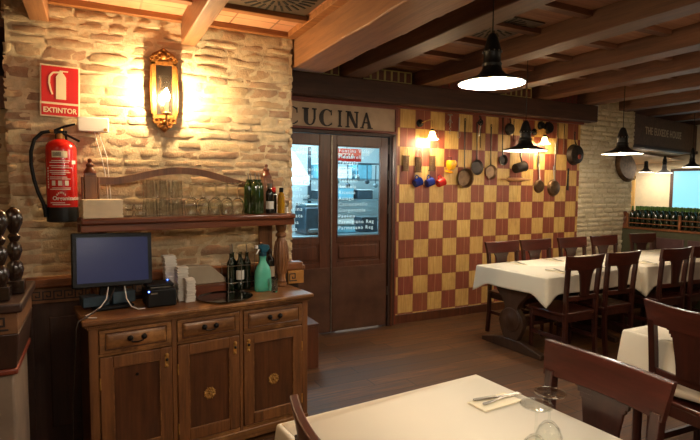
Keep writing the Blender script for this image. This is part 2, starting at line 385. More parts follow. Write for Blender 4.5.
# ---------------------------------------------------------------- bricks
def bricks(name, o0, du, nrm, ulen, z0, z1, bmat, mmat, rowh=.072, blen=.26, depth=.009, seed=1, mortar=.017, holes=()):
    """brick facing in the plane through o0 along du, growing outward along nrm"""
    rn = random.Random(seed); o0, du, nrm = Vector(o0), Vector(du), Vector(nrm)
    vs, fs, tn = [], [], []
    P = lambda u, z, d: o0 + du*u + nrm*d + Vector((0, 0, z))
    z = z0
    while z < z1-.02:
        h = rowh*rn.uniform(.82, 1.2)
        if z+h > z1-.03: h = z1-z
        u = -rn.uniform(0, blen)
        while u < ulen:
            L = blen*rn.choice([1, 1, 1.1, .9, .55, .75])*rn.uniform(.92, 1.08)
            a, b = max(u+mortar/2, -.012), min(u+L-mortar/2, ulen+.012); u += L
            if b-a < .03: continue
            zb, zt = z+mortar*.5+rn.uniform(-.004, .004), z+h-mortar*.5+rn.uniform(-.004, .004)
            um, zm = (a+b)/2, (zb+zt)/2
            if any(hx0 < um < hx1 and hz0 < zm < hz1 for hx0, hx1, hz0, hz1 in holes): continue
            tone = rn.random(); dd = depth*rn.uniform(.35, 1.15); NX, NZ = max(3, int((b-a)/.05)+1), 4
            base = len(vs); tl = rn.uniform(-.003, .003)
            for j in range(NZ):
                for i in range(NX):
                    fu, fz = i/(NX-1), j/(NZ-1)
                    edge = (i in (0, NX-1)) or (j in (0, NZ-1))
                    d = dd*(.25 if edge else 1) + rn.uniform(-.0045, .0045)
                    uu = a+(b-a)*fu+(0 if 0 < i < NX-1 else rn.uniform(-.006, .006)); zz = zb+(zt-zb)*(fz if edge else (.16 if j == 1 else .84))+rn.uniform(-.004, .004)+tl*(fu-.5)
                    if not edge and i in (1, NX-2): uu += (.5*((b-a)/(NX-1))-.0)*(-1 if i == 1 else 1)*.6
                    vs.append(P(uu, zz, d)); tn.append(tone)
            for j in range(NZ-1):
                for i in range(NX-1): q = base+j*NX+i; fs.append((q, q+1, q+NX+1, q+NX))
            ring = [base+i for i in range(NX)]+[base+j*NX+NX-1 for j in range(1, NZ)]+[base+(NZ-1)*NX+i for i in range(NX-2, -1, -1)]+[base+j*NX for j in range(NZ-2, 0, -1)]
            b2 = len(vs)
            for q in ring: vs.append(vs[q]-nrm*(dd*.25+.02)); tn.append(tone)
            n = len(ring)
            for i in range(n): fs.append((ring[i], b2+i, b2+(i+1) % n, ring[(i+1) % n]))
        z += h
    me = bpy.data.meshes.new(name); me.from_pydata([tuple(v) for v in vs], [], fs); me.update()
    at = me.attributes.new('tone', 'FLOAT', 'POINT')
    for i, t in enumerate(tn): at.data[i].value = t
    finish(me, 60); me.materials.append(M[bmat])
    o = bpy.data.objects.new(name, me); COL.objects.link(o); o['kind'] = 'structure'
    # mortar bed with a rough surface
    nu, nz = max(2, int(ulen/.035)), max(2, int((z1-z0)/.03)); rows = []
    for j in range(nz+1):
        rows.append([tuple(P(ulen*i/nu, z0+(z1-z0)*j/nz, rn.uniform(-.003, .006))) for i in range(nu+1)])
    mb = MB().strip(rows); p = obj('mortar_bed', mb, mmat, None, ang=80); p.parent = o
    return o

# ================================================================ SETTING
struct('floor', MB().box(-3, 12, -3, 8.5, -.1, 0), 'floor')
YA, YB = 3.40, 4.78
# bar wall: core block, brick front and brick return
struct('wall_bar_core', MB().box(-.415, 1.245, YA+.002, YB+.1, 0, 2.9), 'mortarA')
bricks('wall_bar', (-.42, YA, 0), (1, 0, 0), (0, -1, 0), 1.665, .9, 2.565, 'brickA', 'mortarA', rowh=.062, blen=.23, mortar=.014, seed=3)
bricks('wall_bar_return', (1.25, YA, 0), (0, 1, 0), (1, 0, 0), 1.37, 0, 2.62, 'brickA', 'mortarA', seed=4)
# set back brick at far left with the dark opening over it
struct('wall_left_core', MB().box(-1.8, -.415, YA+.16, YB, 0, 1.98), 'mortarA')
bricks('wall_left', (-1.8, YA+.15, 0), (1, 0, 0), (0, -1, 0), 1.375, .9, 1.98, 'brickA', 'mortarA', seed=5)
struct('trim_lintel', MB().box(-1.8, -.43, YA+.1, YA+.4, 1.98, 2.16), 'beam')
struct('trim_lintel_upper', MB().box(-1.8, -.43, YA+.05, YA+.35, 2.42, 2.58), 'beam')
struct('wall_left_dark', MB().box(-2.6, -.415, YB-.2, YB, 1.9, 2.9), 'wains')
struct('wall_outer_left', MB().box(-2.7, -2.6, -3, YB, 0, 3.1), 'mortarA')
struct('wall_behind', MB().box(-3, 12, -3.1, -3, 0, 3.1), 'mortarP')
# wall with kitchen doors and checker
struct('wall_kitchen_header', MB().box(1.27, 2.985, YB, YB+.12, 2.10, 2.9), 'wains')
struct('wall_kitchen_side', MB().box(1.27, 1.55, YB, YB+.12, 0, 2.10), 'wains')
struct('wall_checker', MB().box(2.985, 5.93, YB, YB+.12, .0, 2.46), 'checker')
struct('wall_checker_upper', MB().box(2.985, 7.05, YB+.005, YB+.125, 2.46, 2.9), 'beamx')
struct('baseboard_back', MB().box(2.99, 5.93, YB-.02, YB-.001, 0, .10), 'door', .004)
struct('trim_checker_top', MB().box(1.30, 5.94, YB-.045, YB-.001, 2.405, 2.43), 'redbrown', .003)
struct('trim_checker_edge', MB().box(2.955, 2.985, YB-.03, YB+.02, .0, 2.405), 'redbrown', .003)
struct('wall_pillar_core', MB().box(5.935, 7.04, YB+.004, YB+.5, 0, 2.8), 'mortarP')
bricks('wall_pillar', (5.94, YB, 0), (1, 0, 0), (0, -1, 0), 1.1, 0, 2.66, 'brickP', 'mortarP', rowh=.066, seed=8, depth=.016)
bricks('wall_pillar_side', (7.05, YB, 0), (0, 1, 0), (1, 0, 0), .5, 0, 2.66, 'brickP', 'mortarP', rowh=.066, seed=9, depth=.014)
# big lintel the joists rest on
struct('trim_beam', MB().box(1.28, 6.06, 4.62, YB-.002, 2.43, 2.648), 'beamx', .012)
# bar bay ceiling
struct('ceiling_bar', MB().box(-2.6, 1.27, -.6, YA+.05, 2.60, 2.64), 'tiles')
struct('trim_bar_wall_plate', MB().box(-.41, 1.262, YA-.05, YA-.004, 2.565, 2.60), 'batten', .003)
for y in (3.0, 2.55, 2.1, 1.65):
    struct('trim_bar_batten', MB().box(-2.4, 1.20, y-.03, y+.03, 2.562, 2.60), 'batten', .003)
struct('trim_bar_edge', MB().box(1.205, 1.268, -.6, 3.34, 2.56, 2.60), 'batten', .003)
for x0, x1, zb in ((-.304, -.207, 2.466), (.512, .604, 2.438), (-1.15, -1.05, 2.45)):
    struct('trim_bar_joist', MB().box(x0, x1, -.5, YA+.02, zb, 2.599), 'beamlight', .006)
# dining ceiling: great beam, joists, tile panels and battens
def joist(x0, x1, z0, z1, mat, y0=-2.5, y1=YB-.01, name='trim_joist'):
    mb = MB(); n = 26; rn = random.Random(int(x0*100)); rows = []
    for i in range(n+1):
        y = y0+(y1-y0)*i/n; j = lambda s: rn.uniform(-s, s)
        rows.append([(x0+j(.006), y, z1), (x0+j(.006), y, z0+j(.003)), (x1+j(.006), y, z0+j(.003)), (x1+j(.006), y, z1), (x0, y, z1)])
    mb.strip(rows); mb.add(rows[0][:4], [(0, 1, 2, 3)]); mb.add(rows[-1][:4], [(3, 2, 1, 0)])
    return struct(name, mb, mat, .008)
joist(1.268, 1.525, 2.375, 2.818, 'beamlight', y1=3.475, name='trim_great_beam')
for x in (2.26, 3.2, 4.13, 4.94, 5.80): joist(x, x+.205, 2.650, 2.815, 'beam')
for x in (6.70, 7.60, 8.50, 9.40): joist(x, x+.205, 2.650, 2.815, 'beam', y1=6.2 if x > 7 else YB)
struct('ceiling', MB().box(1.3, 12, -3, 8.5, 2.812, 2.88), 'cboard')
struct('ceiling_upper', MB().box(-3, 1.30, -3, 8.5, 3.045, 3.1), 'beamx')
struct('ceiling_gap_cheek', MB().box(1.255, 1.27, YA+.08, YB, 2.58, 3.1), 'beamx')
jx = [1.525, 2.26, 2.465, 3.2, 3.405, 4.13, 4.335, 4.94, 5.145, 5.80, 6.005, 6.70, 6.905, 7.60, 7.805, 8.50, 8.705, 9.4]
for a, b in zip(jx[::2], jx[1::2]):
    mb = MB(); k = 0; y = YB-.35
    while y > 0: mb.box(a+.002, b-.002, y-.035, y+.035, 2.770, 2.813); y -= .47
    struct('trim_batten', mb, 'battend')
# opening to the far room : slanted beam with lettering
def slab_xy(x0, y0, x1, y1, t, z0, z1):
    d = Vector((x1-x0, y1-y0, 0)).normalized(); n = Vector((-d.y, d.x, 0))*t
    p = [(x0, y0), (x1, y1), (x1+n.x, y1+n.y), (x0+n.x, y0+n.y)]
    return MB().add([(x, y, z) for z in (z0, z1) for x, y in p], [(0, 1, 2, 3), (7, 6, 5, 4), (0, 4, 5, 1), (1, 5, 6, 2), (2, 6, 7, 3), (3, 7, 4, 0)])
tb = struct('trim_lettered_beam', slab_xy(7.06, 4.80, 11.0, 5.48, .25, 2.15, 2.648), 'beam', .01)
struct('trim_lettered_beam_foot', slab_xy(7.06, 4.77, 11.0, 5.45, .03, 2.15, 2.20), 'beamx', .003, parent=tb)
text('lettering', 'THE EUXEDE HOUSE', .16, 'sidelet', tb, (7.45, 4.862, 2.37), (pi/2, 0, atan2(.68, 3.94)), .002, .001, sx=.82, space=1.1)
# partition with bottle shelf
XP = 6.88
pt = struct('wall_partition', MB().box(XP, XP+.30, 1.2, YB-.004, 0, .97), 'chandle')
mb = MB()
for i in range(6): mb.box(XP-.012, XP, 4.35-i*.5-.46, 4.35-i*.5, .25, .88)
obj('panel', mb, 'purple', pt, .006)
struct('trim_partition_cap', MB().box(XP-.03, XP+.33, 1.2, YB-.03, .972, 1.0), 'trim', .006)
# far room
struct('wall_far', MB().box(9.4, 9.5, 1, 8.4, 0, 2.8), 'creamwall')
struct('wall_far_end', MB().box(7.0, 9.5, 7.0, 7.1, 0, 2.8), 'yellowwall')
fc = MB().strip([[(7.0, 4.86, 2.16), (9.45, 5.28, 2.16)], [(7.0, 6.0, 2.06), (9.45, 6.0, 2.06)], [(7.0, 7.1, 1.99), (9.45, 7.1, 1.99)]])
struct('ceiling_far', fc, 'slat')
mb = MB()
for i in range(26):
    x = 7.05+i*.093; mb.box(x, x+.012, 5.02, 6.98, 2.03, 2.04)
struct('ceiling_far_low', MB().add([(7.1, 5.1, 2.145), (9.39, 5.4, 2.05), (9.39, 6.98, 1.97), (7.1, 6.98, 1.99)], [(0, 1, 2, 3)]), 'slat')
wn = struct('window_1', MB().box(9.36, 9.398, 3.2, 5.60, 1.15, 1.90), 'beamx')
obj('pane', MB().box(9.345, 9.36, 3.25, 5.53, 1.20, 1.86), 'panes', wn)
struct('door_3', MB().box(9.37, 9.398, 6.28, 6.72, 0, 1.85), 'yellowwall', .004)
struct('wall_right', MB().box(11.9, 12, -3, 8.4, 0, 2.9), 'creamwall')
# wainscot behind the sideboard
def key_band(parent, u0, u1, y, z, h, mat='lettering', along='x', x=0):
    mb = MB(); t = h*.13; L = h*1.05; u = u0
    def seg(a, b, c, d):
        if along == 'x': mb.box(a, b, y-.002, y, c, d)
        else: mb.box(x, x+.002, a, b, c, d)
    while u+L < u1:
        seg(u, u+L*.82, z+h-t, z+h); seg(u, u+t, z, z+h-t); seg(u+L*.82-t, u+L*.82, z+h*.3, z+h-t)
        seg(u+L*.35, u+L*.82-t, z+h*.3, z+h*.3+t); seg(u+L*.35, u+L*.35+t, z+h*.3+t, z+h*.6); seg(u, u+L, z, z+t); u += L
    return obj('greek_key', mb, mat, parent)
wc = struct('wall_wainscot', MB().box(-1.8, 1.29, 3.362, 3.40, 0, .86), 'wains')
mb = MB()
for i in range(6): mb.box(-1.75+i*.5, -1.75+i*.5+.42, 3.350, 3.362, .12, .78)
obj('panel', mb, 'wains', wc, .006)
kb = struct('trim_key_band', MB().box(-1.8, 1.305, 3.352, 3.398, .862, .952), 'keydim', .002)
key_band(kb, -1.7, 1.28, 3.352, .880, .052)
struct('trim_wainscot_cap', MB().box(-1.8, 1.315, 3.325, 3.398, .954, 1.012), 'trim', .010)
wr = struct('wall_wainscot_return', MB().box(1.275, 1.305, 3.40, YB-.05, 0, .858), 'wains')
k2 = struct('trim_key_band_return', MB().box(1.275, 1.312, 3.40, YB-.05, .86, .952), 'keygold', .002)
mb = MB(); z = .875; hh = .058
for i in range(1): pass
struct('trim_wainscot_cap_return', MB().box(1.262, 1.335, 3.34, YB-.05, .954, .985), 'trim', .006)
# corner key block, facing the room
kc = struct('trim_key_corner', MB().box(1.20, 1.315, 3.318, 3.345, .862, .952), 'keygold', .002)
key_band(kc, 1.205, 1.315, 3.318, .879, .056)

# ================================================================ KITCHEN DOORS
def door_leaf(n, x0, x1, gx0, gx1):
    d = thing('door_%d' % n, 'x', 'door'); del d['label']; del d['category']; d['kind'] = 'structure'; d.location = (x0, YB-.03, 0)
    w_ = x1-x0; a, b = gx0-x0, gx1-x0
    mb = MB().box(0, a, 0, .045, .012, 2.075).box(b, w_, 0, .045, .012, 2.075).box(a, b, 0, .045, 1.968, 2.075).box(a, b, 0, .045, .955, 1.012).box(a, b, 0, .045, .60, .755)
    mb.box(a, b, .012, .035, .755, .955)
    obj('leaf_frame', mb, 'door', d, .004)
    obj('raised_panel', MB().box(a+.03, b-.03, .002, .02, .785, .925), 'door', d, .008)
    obj('kick_plate', MB().box(.012, w_-.012, -.004, .002, .02, .70), 'doormetal', d, .002)
    obj('pane', MB().box(a, b, .018, .024, 1.012, 1.968), 'pane', d)
    mb = MB().box(a, a+.012, -.004, .012, 1.012, 1.968).box(b-.012, b, -.004, .012, 1.012, 1.968).box(a, b, -.004, .012, 1.956, 1.968).box(a, b, -.004, .012, 1.012, 1.024)
    obj('glazing_bead', mb, 'door', d)
    return d, a, b
dl, la, lb = door_leaf(1, 1.56, 2.185, 1.66, 2.054)
dr, ra, rb = door_leaf(2, 2.195, 2.862, 2.246, 2.772)
obj('meeting_strip', MB().box(.618, .632, -.012, 0, .02, 2.07), 'steel', dl, .002)
mb = MB()
for z in (.35, 1.25, 1.62, 1.9): mb.box(.668, .674, -.014, 0, z, z+.10)
obj('hinge', mb, 'steel', dr)
WL = ['Mozzarella di', 'Bufala Campana', 'Scamorza', 'della Latteria', 'Gorgonzola', 'Asiago Fiore', 'Ricotta', 'Provolone', 'Taleggio', 'Fontina', 'Burrata', 'Grana', 'Toma']
WR = ['Fontina Valle', 'Mozzarella', 'Taleggio', 'Pozzuoli', 'Pecorino', 'Toscano', 'Robiola', 'Ricotta', 'Asiago', 'Caciocavallo', 'Gorgonzola', 'Paolina', 'Parmigiano Reg', 'Parmesano Reg']
def etch(d, a, words, n):
    z = 1.90; 
    for i, wd in enumerate(words):
        text('etched_word', wd, .054, 'etch', d, (a+.03, .016, z), ext=.0004, off=0, space=1.25); z -= .87/n
etch(dl, la-.02, WL, 13); etch(dr, ra, WR, 14)
jm = MB().box(2.868, 2.952, YB-.05, YB+.05, 0, 2.10).box(1.48, 1.555, YB-.05, YB+.05, 0, 2.10).box(1.48, 2.952, YB-.05, YB+.05, 2.08, 2.115)
struct('trim_door_frame', jm, 'wains', .004)
struct('trim_door_stop', MB().box(2.90, 2.925, YB-.062, YB-.052, 0, 2.08), 'door', .003)
sg = thing('kitchen_sign', 'taupe sign board in red brown frame lettered CUCINA over the kitchen doors', 'sign', (1.40, YB-.055, 2.118))
mb = MB().box(0, 1.555, -.004, .05, 0, .024).box(0, 1.555, -.004, .05, .262, .286).box(1.535, 1.555, -.004, .05, .024, .262)
obj('frame', mb, 'redbrown', sg, .004)
obj('board', MB().box(0, 1.535, .012, .03, .024, .262), 'signpanel', sg)
# serif letters for CUCINA
def letter(mb, ch, x, z, w_, h):
    t, th, sf = w_*.29, w_*.13, h*.08
    def arc(cx, cz, rx, rz, a0, a1, wid):
        n = 18; P = []
        Q = []
        for i in range(n+1):
            a = a0+(a1-a0)*i/n; k = wid(a); P.append((cx+rx*cos(a), cz+rz*sin(a))); Q.append((cx+(rx-k)*cos(a), cz+(rz-k*.55)*sin(a)))
        for i in range(n): mb.prism([P[i], P[i+1], Q[i+1], Q[i]], .004, .012)
    bx = lambda a, b, c, d: mb.box(a, b, .004, .012, c, d)
    if ch == 'C':
        arc(x+w_*.52, z+h*.5, w_*.52, h*.52, radians(48), radians(312), lambda a: th+(t-th)*max(0, -cos(a)))
        bx(x+w_*.82, x+w_*.88, z+h*.66, z+h*.97); bx(x+w_*.84, x+w_*.9, z+h*.10, z+h*.22)
    if ch == 'I':
        bx(x+w_*.5-t/2, x+w_*.5+t/2, z, z+h); bx(x+w_*.5-t, x+w_*.5+t, z, z+sf); bx(x+w_*.5-t, x+w_*.5+t, z+h-sf, z+h)
    if ch == 'U':
        bx(x+w_*.12, x+w_*.12+t, z+h*.35, z+h); bx(x+w_*.82, x+w_*.82+th, z+h*.35, z+h)
        arc(x+w_*.52, z+h*.36, w_*.40, h*.38, pi, 2*pi, lambda a: th+(t-th)*max(0, -cos(a)))
        bx(x, x+w_*.46, z+h-sf, z+h); bx(x+w_*.7, x+w_*1.02, z+h-sf, z+h)
    if ch == 'N':
        bx(x+w_*.12, x+w_*.12+th, z, z+h); bx(x+w_*.86, x+w_*.86+th, z, z+h)
        mb.prism([(x+w_*.08, z+h), (x+w_*.08+t*1.1, z+h), (x+w_*.96, z), (x+w_*.96-t*.6, z)], .004, .012)
        bx(x, x+w_*.32, z, z+sf); bx(x, x+w_*.2, z+h-sf, z+h); bx(x+w_*.72, x+w_*1.06, z+h-sf, z+h)
    if ch == 'A':
        mb.prism([(x+w_*.08, z), (x+w_*.08+th, z), (x+w_*.52+th*.5, z+h), (x+w_*.46, z+h)], .004, .012)
        mb.prism([(x+w_*.46, z+h), (x+w_*.56, z+h), (x+w_*.98, z), (x+w_*.98-t, z)], .004, .012)
        bx(x+w_*.25, x+w_*.7, z+h*.32, z+h*.32+th*.8); bx(x-w_*.02, x+w_*.28, z, z+sf*.8); bx(x+w_*.62, x+w_*1.08, z, z+sf*.8)
mb = MB()
for ch, x0, x1 in (('C', 1.70, 1.84), ('U', 1.875, 2.025), ('C', 2.058, 2.215), ('I', 2.25, 2.31), ('N', 2.355, 2.495), ('A', 2.53, 2.665)):
    letter(mb, ch, x0-1.418, .038, (x1-x0)*(1 if ch != 'I' else 1.3), .168)
obj('lettering', mb, 'lettering', sg)
obj('painted_brush_mark', MB().prism([(1.27+.09*cos(a), .13+.045*sin(a)) for a in [i*pi/12 for i in range(24)]], .006, .012), 'signpanel', sg)
# kitchen room and its furniture
struct('wall_kitchen_back', MB().box(1.2, 4.4, 7.4, 7.5, 0, 2.7), 'kwall')
struct('wall_kitchen_left', MB().box(1.1, 1.2, 4.91, 7.5, 0, 2.7), 'kwall')
struct('wall_kitchen_right', MB().box(4.4, 4.5, 4.91, 7.5, 0, 2.7), 'kwall')
struct('ceiling_kitchen', MB().box(1.1, 4.5, 4.9, 7.5, 2.7, 2.75), 'kwall')
struct('floor_kitchen', MB().box(1.1, 4.5, 4.9, 7.5, 0, .01), 'kgrey')
t = thing('extractor_hood', 'big pale steel extractor hood seen through the left kitchen door', 'extractor hood', (2.25, 6.75, 1.55))
obj('canopy', MB().prism([(-.6, 0), (.35, 0), (.35, .12), (.12, .45), (-.1, .45), (-.6, .12)], -.4, .4), 'kwall', t, .005)
obj('duct', MB().box(-.12, .12, -.15, .15, .45, 1.1), 'kgrey', t)
t = thing('kitchen_counter', 'steel work counter behind the kitchen door glass', 'counter', (2.9, 6.3, .01))
obj('worktop', MB().box(-.95, 1.2, -.35, .35, .86, .9), 'kgrey', t, .004)
for sx in (-.9, 1.1):
    for sy in (-.3, .3): obj('leg', MB().box(sx, sx+.04, sy-.02, sy+.02, 0, .86), 'kgrey', t)
obj('undershelf', MB().box(-.9, 1.15, -.3, .3, .25, .28), 'kgrey', t)
t = thing('kitchen_rack', 'wall rack of two shelves behind the right door glass', 'rack', (3.45, 6.9, .01))
for sx in (-.65, .6): obj('upright', MB().box(sx, sx+.04, -.02, .02, 0, 2.1), 'kdark', t)
for z in (1.32, 1.62): obj('shelf', MB().box(-.65, .64, -.2, .2, z, z+.025), 'kgrey', t)
rn = random.Random(3)
for k, (x, z, wd, h, c, lb_) in enumerate([(3.0, 1.655, .22, .20, 'kblue', 'pale blue box at the left end of the upper kitchen rack shelf'), (3.32, 1.655, .26, .16, 'kwall', 'white box in the middle of the upper kitchen rack shelf'), (3.66, 1.655, .26, .22, 'kblue', 'blue bin at the right end of the upper kitchen rack shelf'), (3.02, 1.355, .28, .12, 'kdark', 'dark appliance at the left end of the lower kitchen rack shelf'), (3.36, 1.355, .24, .17, 'kblue', 'pale blue tub in the middle of the lower kitchen rack shelf'), (3.68, 1.355, .26, .13, 'kdark', 'dark pan box at the right end of the lower kitchen rack shelf')]):
    b = thing('storage_box', lb_, 'box', (x, 6.9, z+.001), group='storage boxes on the kitchen rack')
    obj('body', MB().box(-wd/2, wd/2, -.15, .15, 0, h), c, b, .012); obj('lid', MB().box(-wd/2-.008, wd/2+.008, -.16, .16, h, h+.015), 'kwall', b, .004)
for x, z, wd, h, c, lb_ in ((3.05, .912, .30, .10, 'kblue', 'low pale blue crate at the left of the steel counter'), (3.42, .912, .26, .20, 'kdark', 'dark square appliance in the middle of the steel counter'), (3.78, .912, .28, .14, 'kwall', 'white tub at the right of the steel counter'), (3.05, 1.015+.012, .26, .09, 'kwall', 'white crate stacked on the low pale blue crate')):
    b = thing('kitchen_crate', lb_, 'crate', (x, 6.3, z), group='crates on the steel kitchen counter')
    obj('body', MB().box(-wd/2, wd/2, -.15, .15, 0, h), c, b, .012); obj('rim', MB().box(-wd/2-.006, wd/2+.006, -.156, .156, h, h+.012), 'kgrey', b, .003)
hr = thing('utensil_rail', 'steel rail with hooks high in the kitchen behind the right door', 'rail', (3.3, 6.2, 1.86))
obj('bar', MB().tube([(-.6, 0, 0), (.6, 0, 0)], .01, 8), 'kdark', hr)
for x in (-.6, .6): obj('hanger', MB().tube([(x, 0, 0), (x, 0, .838)], .006, 6), 'kdark', hr)
for k, x in enumerate((-.5, -.36, -.2, -.05, .1, .24, .4, .54)):
    u = thing('kitchen_ladle', 'steel utensil hanging from the kitchen rail, %s from the left' % ('first second third fourth fifth sixth seventh eighth'.split()[k]), 'ladle', (3.3+x, 6.2, 1.85), group='utensils on the kitchen rail')
    L_ = .16+.05*((k*7) % 3); obj('grip', MB().tube([(0, 0, -.012), (0, 0, -L_)], .007, 6), 'kdark', u); obj('cup', MB().ball((0, 0, -L_-.03), .04, 12, (1, .6, .8)), 'kgrey' if k % 2 else 'kdark', u)
t = thing('espresso_machine', 'dark kitchen machine on the steel counter behind the left door', 'machine', (2.62, 6.25, .912))
obj('body', MB().box(-.2, .2, -.2, .2, 0, .36), 'kdark', t, .02); obj('front_tray', MB().box(-.16, .16, -.26, -.2, .04, .08), 'kgrey', t, .004); obj('top_rail', MB().box(-.19, .19, -.19, .19, .36, .40), 'kgrey', t, .01)
t = thing('kitchen_fridge', 'tall pale fridge standing at the left behind the kitchen door', 'fridge', (1.55, 6.9, .01))
obj('body', MB().box(-.3, .3, -.3, .3, 0, 1.35), 'kgrey', t, .01); obj('handle', MB().box(.22, .24, -.34, -.31, .6, 1.0), 'kdark', t)
t = thing('red_kitchen_sign', 'small red sign with white marks hanging high behind the right door glass', 'sign', (2.86, 5.75, 1.90))
obj('board', MB().box(-.16, .20, -.01, .01, -.04, .12), 'signred', t); text('lettering', 'PIZZA', .085, 'white', t, (-.13, -.012, 0), off=.001)
obj('hanger', MB().tube([(0, 0, .12), (0, 0, .795)], .004, 6), 'kdark', t)

# ================================================================ FIRE SAFETY
t = thing('fire_sign', 'red fire extinguisher sign reading EXTINTOR high on the brick wall', 'sign', (-.165, 3.372, 1.932), radians(0)); t.rotation_euler = (0, radians(1.5), 0)
obj('plate', MB().box(-.100, .100, 0, .006, 0, .292), 'cream', t, .001)
obj('red_panel', MB().box(-.092, .092, -.002, 0, .082, .283), 'signred', t)
obj('red_strip', MB().box(-.092, .092, -.002, 0, .008, .070), 'signred', t)
pic = MB().box(-.020, .030, -.004, -.002, .100, .225)
pic.prism([(-.020, .225), (.030, .225), (.018, .245), (-.008, .245)], -.004, -.002).box(-.004, .014, -.004, -.002, .245, .258).box(-.002, .040, -.004, -.002, .256, .263)
pts = [(0, .252), (-.035, .248), (-.052, .225), (-.054, .190), (-.046, .150), (-.038, .125)]
for a, b in zip(pts, pts[1:]):
    d = Vector((b[0]-a[0], b[1]-a[1])).normalized()*.0045; pic.prism([(a[0]-d.y, a[1]+d.x), (b[0]-d.y, b[1]+d.x), (b[0]+d.y, b[1]-d.x), (a[0]+d.y, a[1]-d.x)], -.004, -.002)
obj('pictogram', pic, 'cream', t)
text('lettering', 'EXTINTOR', .040, 'cream', t, (0, -.003, .024), off=.0010, align='CENTER', sx=.86)
t = thing('fire_extinguisher', 'red fire extinguisher with black hose hanging on the brick wall', 'fire extinguisher', (-.162, 3.29, 1.335))
R_ = .078
obj('cylinder', MB().lathe([(.03, .075), (R_, .08), (R_, .40), (R_*.97, .425), (R_*.82, .445), (R_*.5, .46), (.02, .465), (.018, .49)], 32), 'red', t)
obj('foot_ring', MB().lathe([(R_*.9, 0), (R_*1.03, .004), (R_*1.03, .078), (R_, .085)], 32), 'black', t)
obj('valve', MB().lathe([(.014, .46), (.02, .465), (.02, .495), (.013, .50), (.013, .52)], 16).tube([(0, 0, .505), (-.055, -.01, .505)], .01), 'brass', t)
obj('handle', MB().tube([(-.02, -.01, .50), (.03, -.01, .49), (.095, -.02, .455)], .007).box(-.03, .02, -.02, .004, .495, .512), 'black', t)
obj('lever', MB().tube([(-.03, -.01, .51), (.02, -.012, .535), (.075, -.014, .552)], .0065), 'black', t)
hz = [(-.05, -.01, .505), (-.09, -.012, .495), (-.125, -.015, .455), (-.142, -.018, .39), (-.143, -.02, .32), (-.132, -.025, .24), (-.115, -.03, .17), (-.092, -.035, .11), (-.082, -.035, .085)]
obj('hose', MB().tube(hz, .0095, 12), 'black', t); obj('nozzle', MB().tube([(-.086, -.035, .10), (-.080, -.036, .03)], .013, 12, .009), 'black', t)
def curved(mb, a0, a1, z0, z1, r=R_+.0012, c=(0, 0)):
    n = max(2, int(abs(a1-a0)/.12)); mb.strip([[(c[0]+r*sin(a0+(a1-a0)*i/n), c[1]-r*cos(a0+(a1-a0)*i/n), z) for i in range(n+1)] for z in (z0, z1)])
mb = MB(); curved(mb, -.55, .45, .36, .395); obj('serial_label', mb, 'cream', t)
mb = MB(); rn = random.Random(5)
for z in (.375,): 
    for i in range(11): curved(mb, -.48+i*.05, -.455+i*.05, .366, .389, R_+.0022)
obj('barcode', mb, 'lettering', t)
mb = MB()
for i, z in enumerate([.34, .33, .312, .302, .285, .275, .266, .25, .24, .19, .182, .108, .098]):
    a = -.75 if i % 3 else -.6; curved(mb, a, a+rn.uniform(.9, 1.4), z, z+.0035)
for k in range(3): curved(mb, -.6+k*.42, -.36+k*.42, .205, .232)
for k in range(8): curved(mb, -.95, -.86, .19+k*.015, .20+k*.015)
for k in range(6):
    a = -.3+k*.1; curved(mb, a, a+.06, .150+.012*sin(k*pi/5), .160+.012*sin(k*pi/5))
curved(mb, .75, 1.1, .325, .345)
obj('printed_marks', mb, 'paper', t)
mb = MB()
x = -.62
tx = text('lettering', 'Organizacion', .03, 'paper', t, (-.045, 0, .125), off=.0006)
for v in tx.data.vertices:
    a = v.co.x/R_; r = R_+.0018-(v.co.y)*.5; v.co.x, v.co.y = r*sin(a), -r*cos(a)
obj('bracket', MB().box(-.02, .02, R_, .09, .44, .50).box(-.03, .03, .08, .085, .3, .52), 'black', t)
t = thing('wireless_router', 'white rectangular box with small round mark mounted on the brick wall', 'router', (.005, 3.345, 1.855))
obj('housing', MB().box(-.082, .082, 0, .03, 0, .085), 'white', t, .006)
obj('round_mark', MB().xf(Matrix.Translation((.062, -.001, .014)) @ Matrix.Rotation(pi/2, 4, 'X')).lathe([(.010, 0), (.010, .002)], 16), 'brass', t)
t = tag(obj('cable', MB().tube([(.01, 3.36, 1.855), (.02, 3.36, 1.80), (.045, 3.355, 1.70), (.06, 3.35, 1.62), (.07, 3.35, 1.50), (.075, 3.345, 1.38)], .0028, 6), 'white'), 'thin white cable hanging from the left underside of the router box', 'cable', 'router cables')
t = tag(obj('cable', MB().tube([(.03, 3.36, 1.855), (.04, 3.362, 1.82), (.07, 3.36, 1.72), (.078, 3.356, 1.62), (.086, 3.35, 1.50), (.09, 3.345, 1.38)], .0028, 6), 'white'), 'thin white cable hanging from the right underside of the router box', 'cable', 'router cables')
t = thing('emergency_sensor', 'small white sensor box at the end of the dark lintel beam', 'sensor', (6.10, YB-.07, 2.53))
obj('housing', MB().box(-.055, .055, -.02, .05, 0, .15), 'white', t, .008); obj('lens', MB().box(-.03, .03, -.024, -.02, .02, .06), 'cream', t)

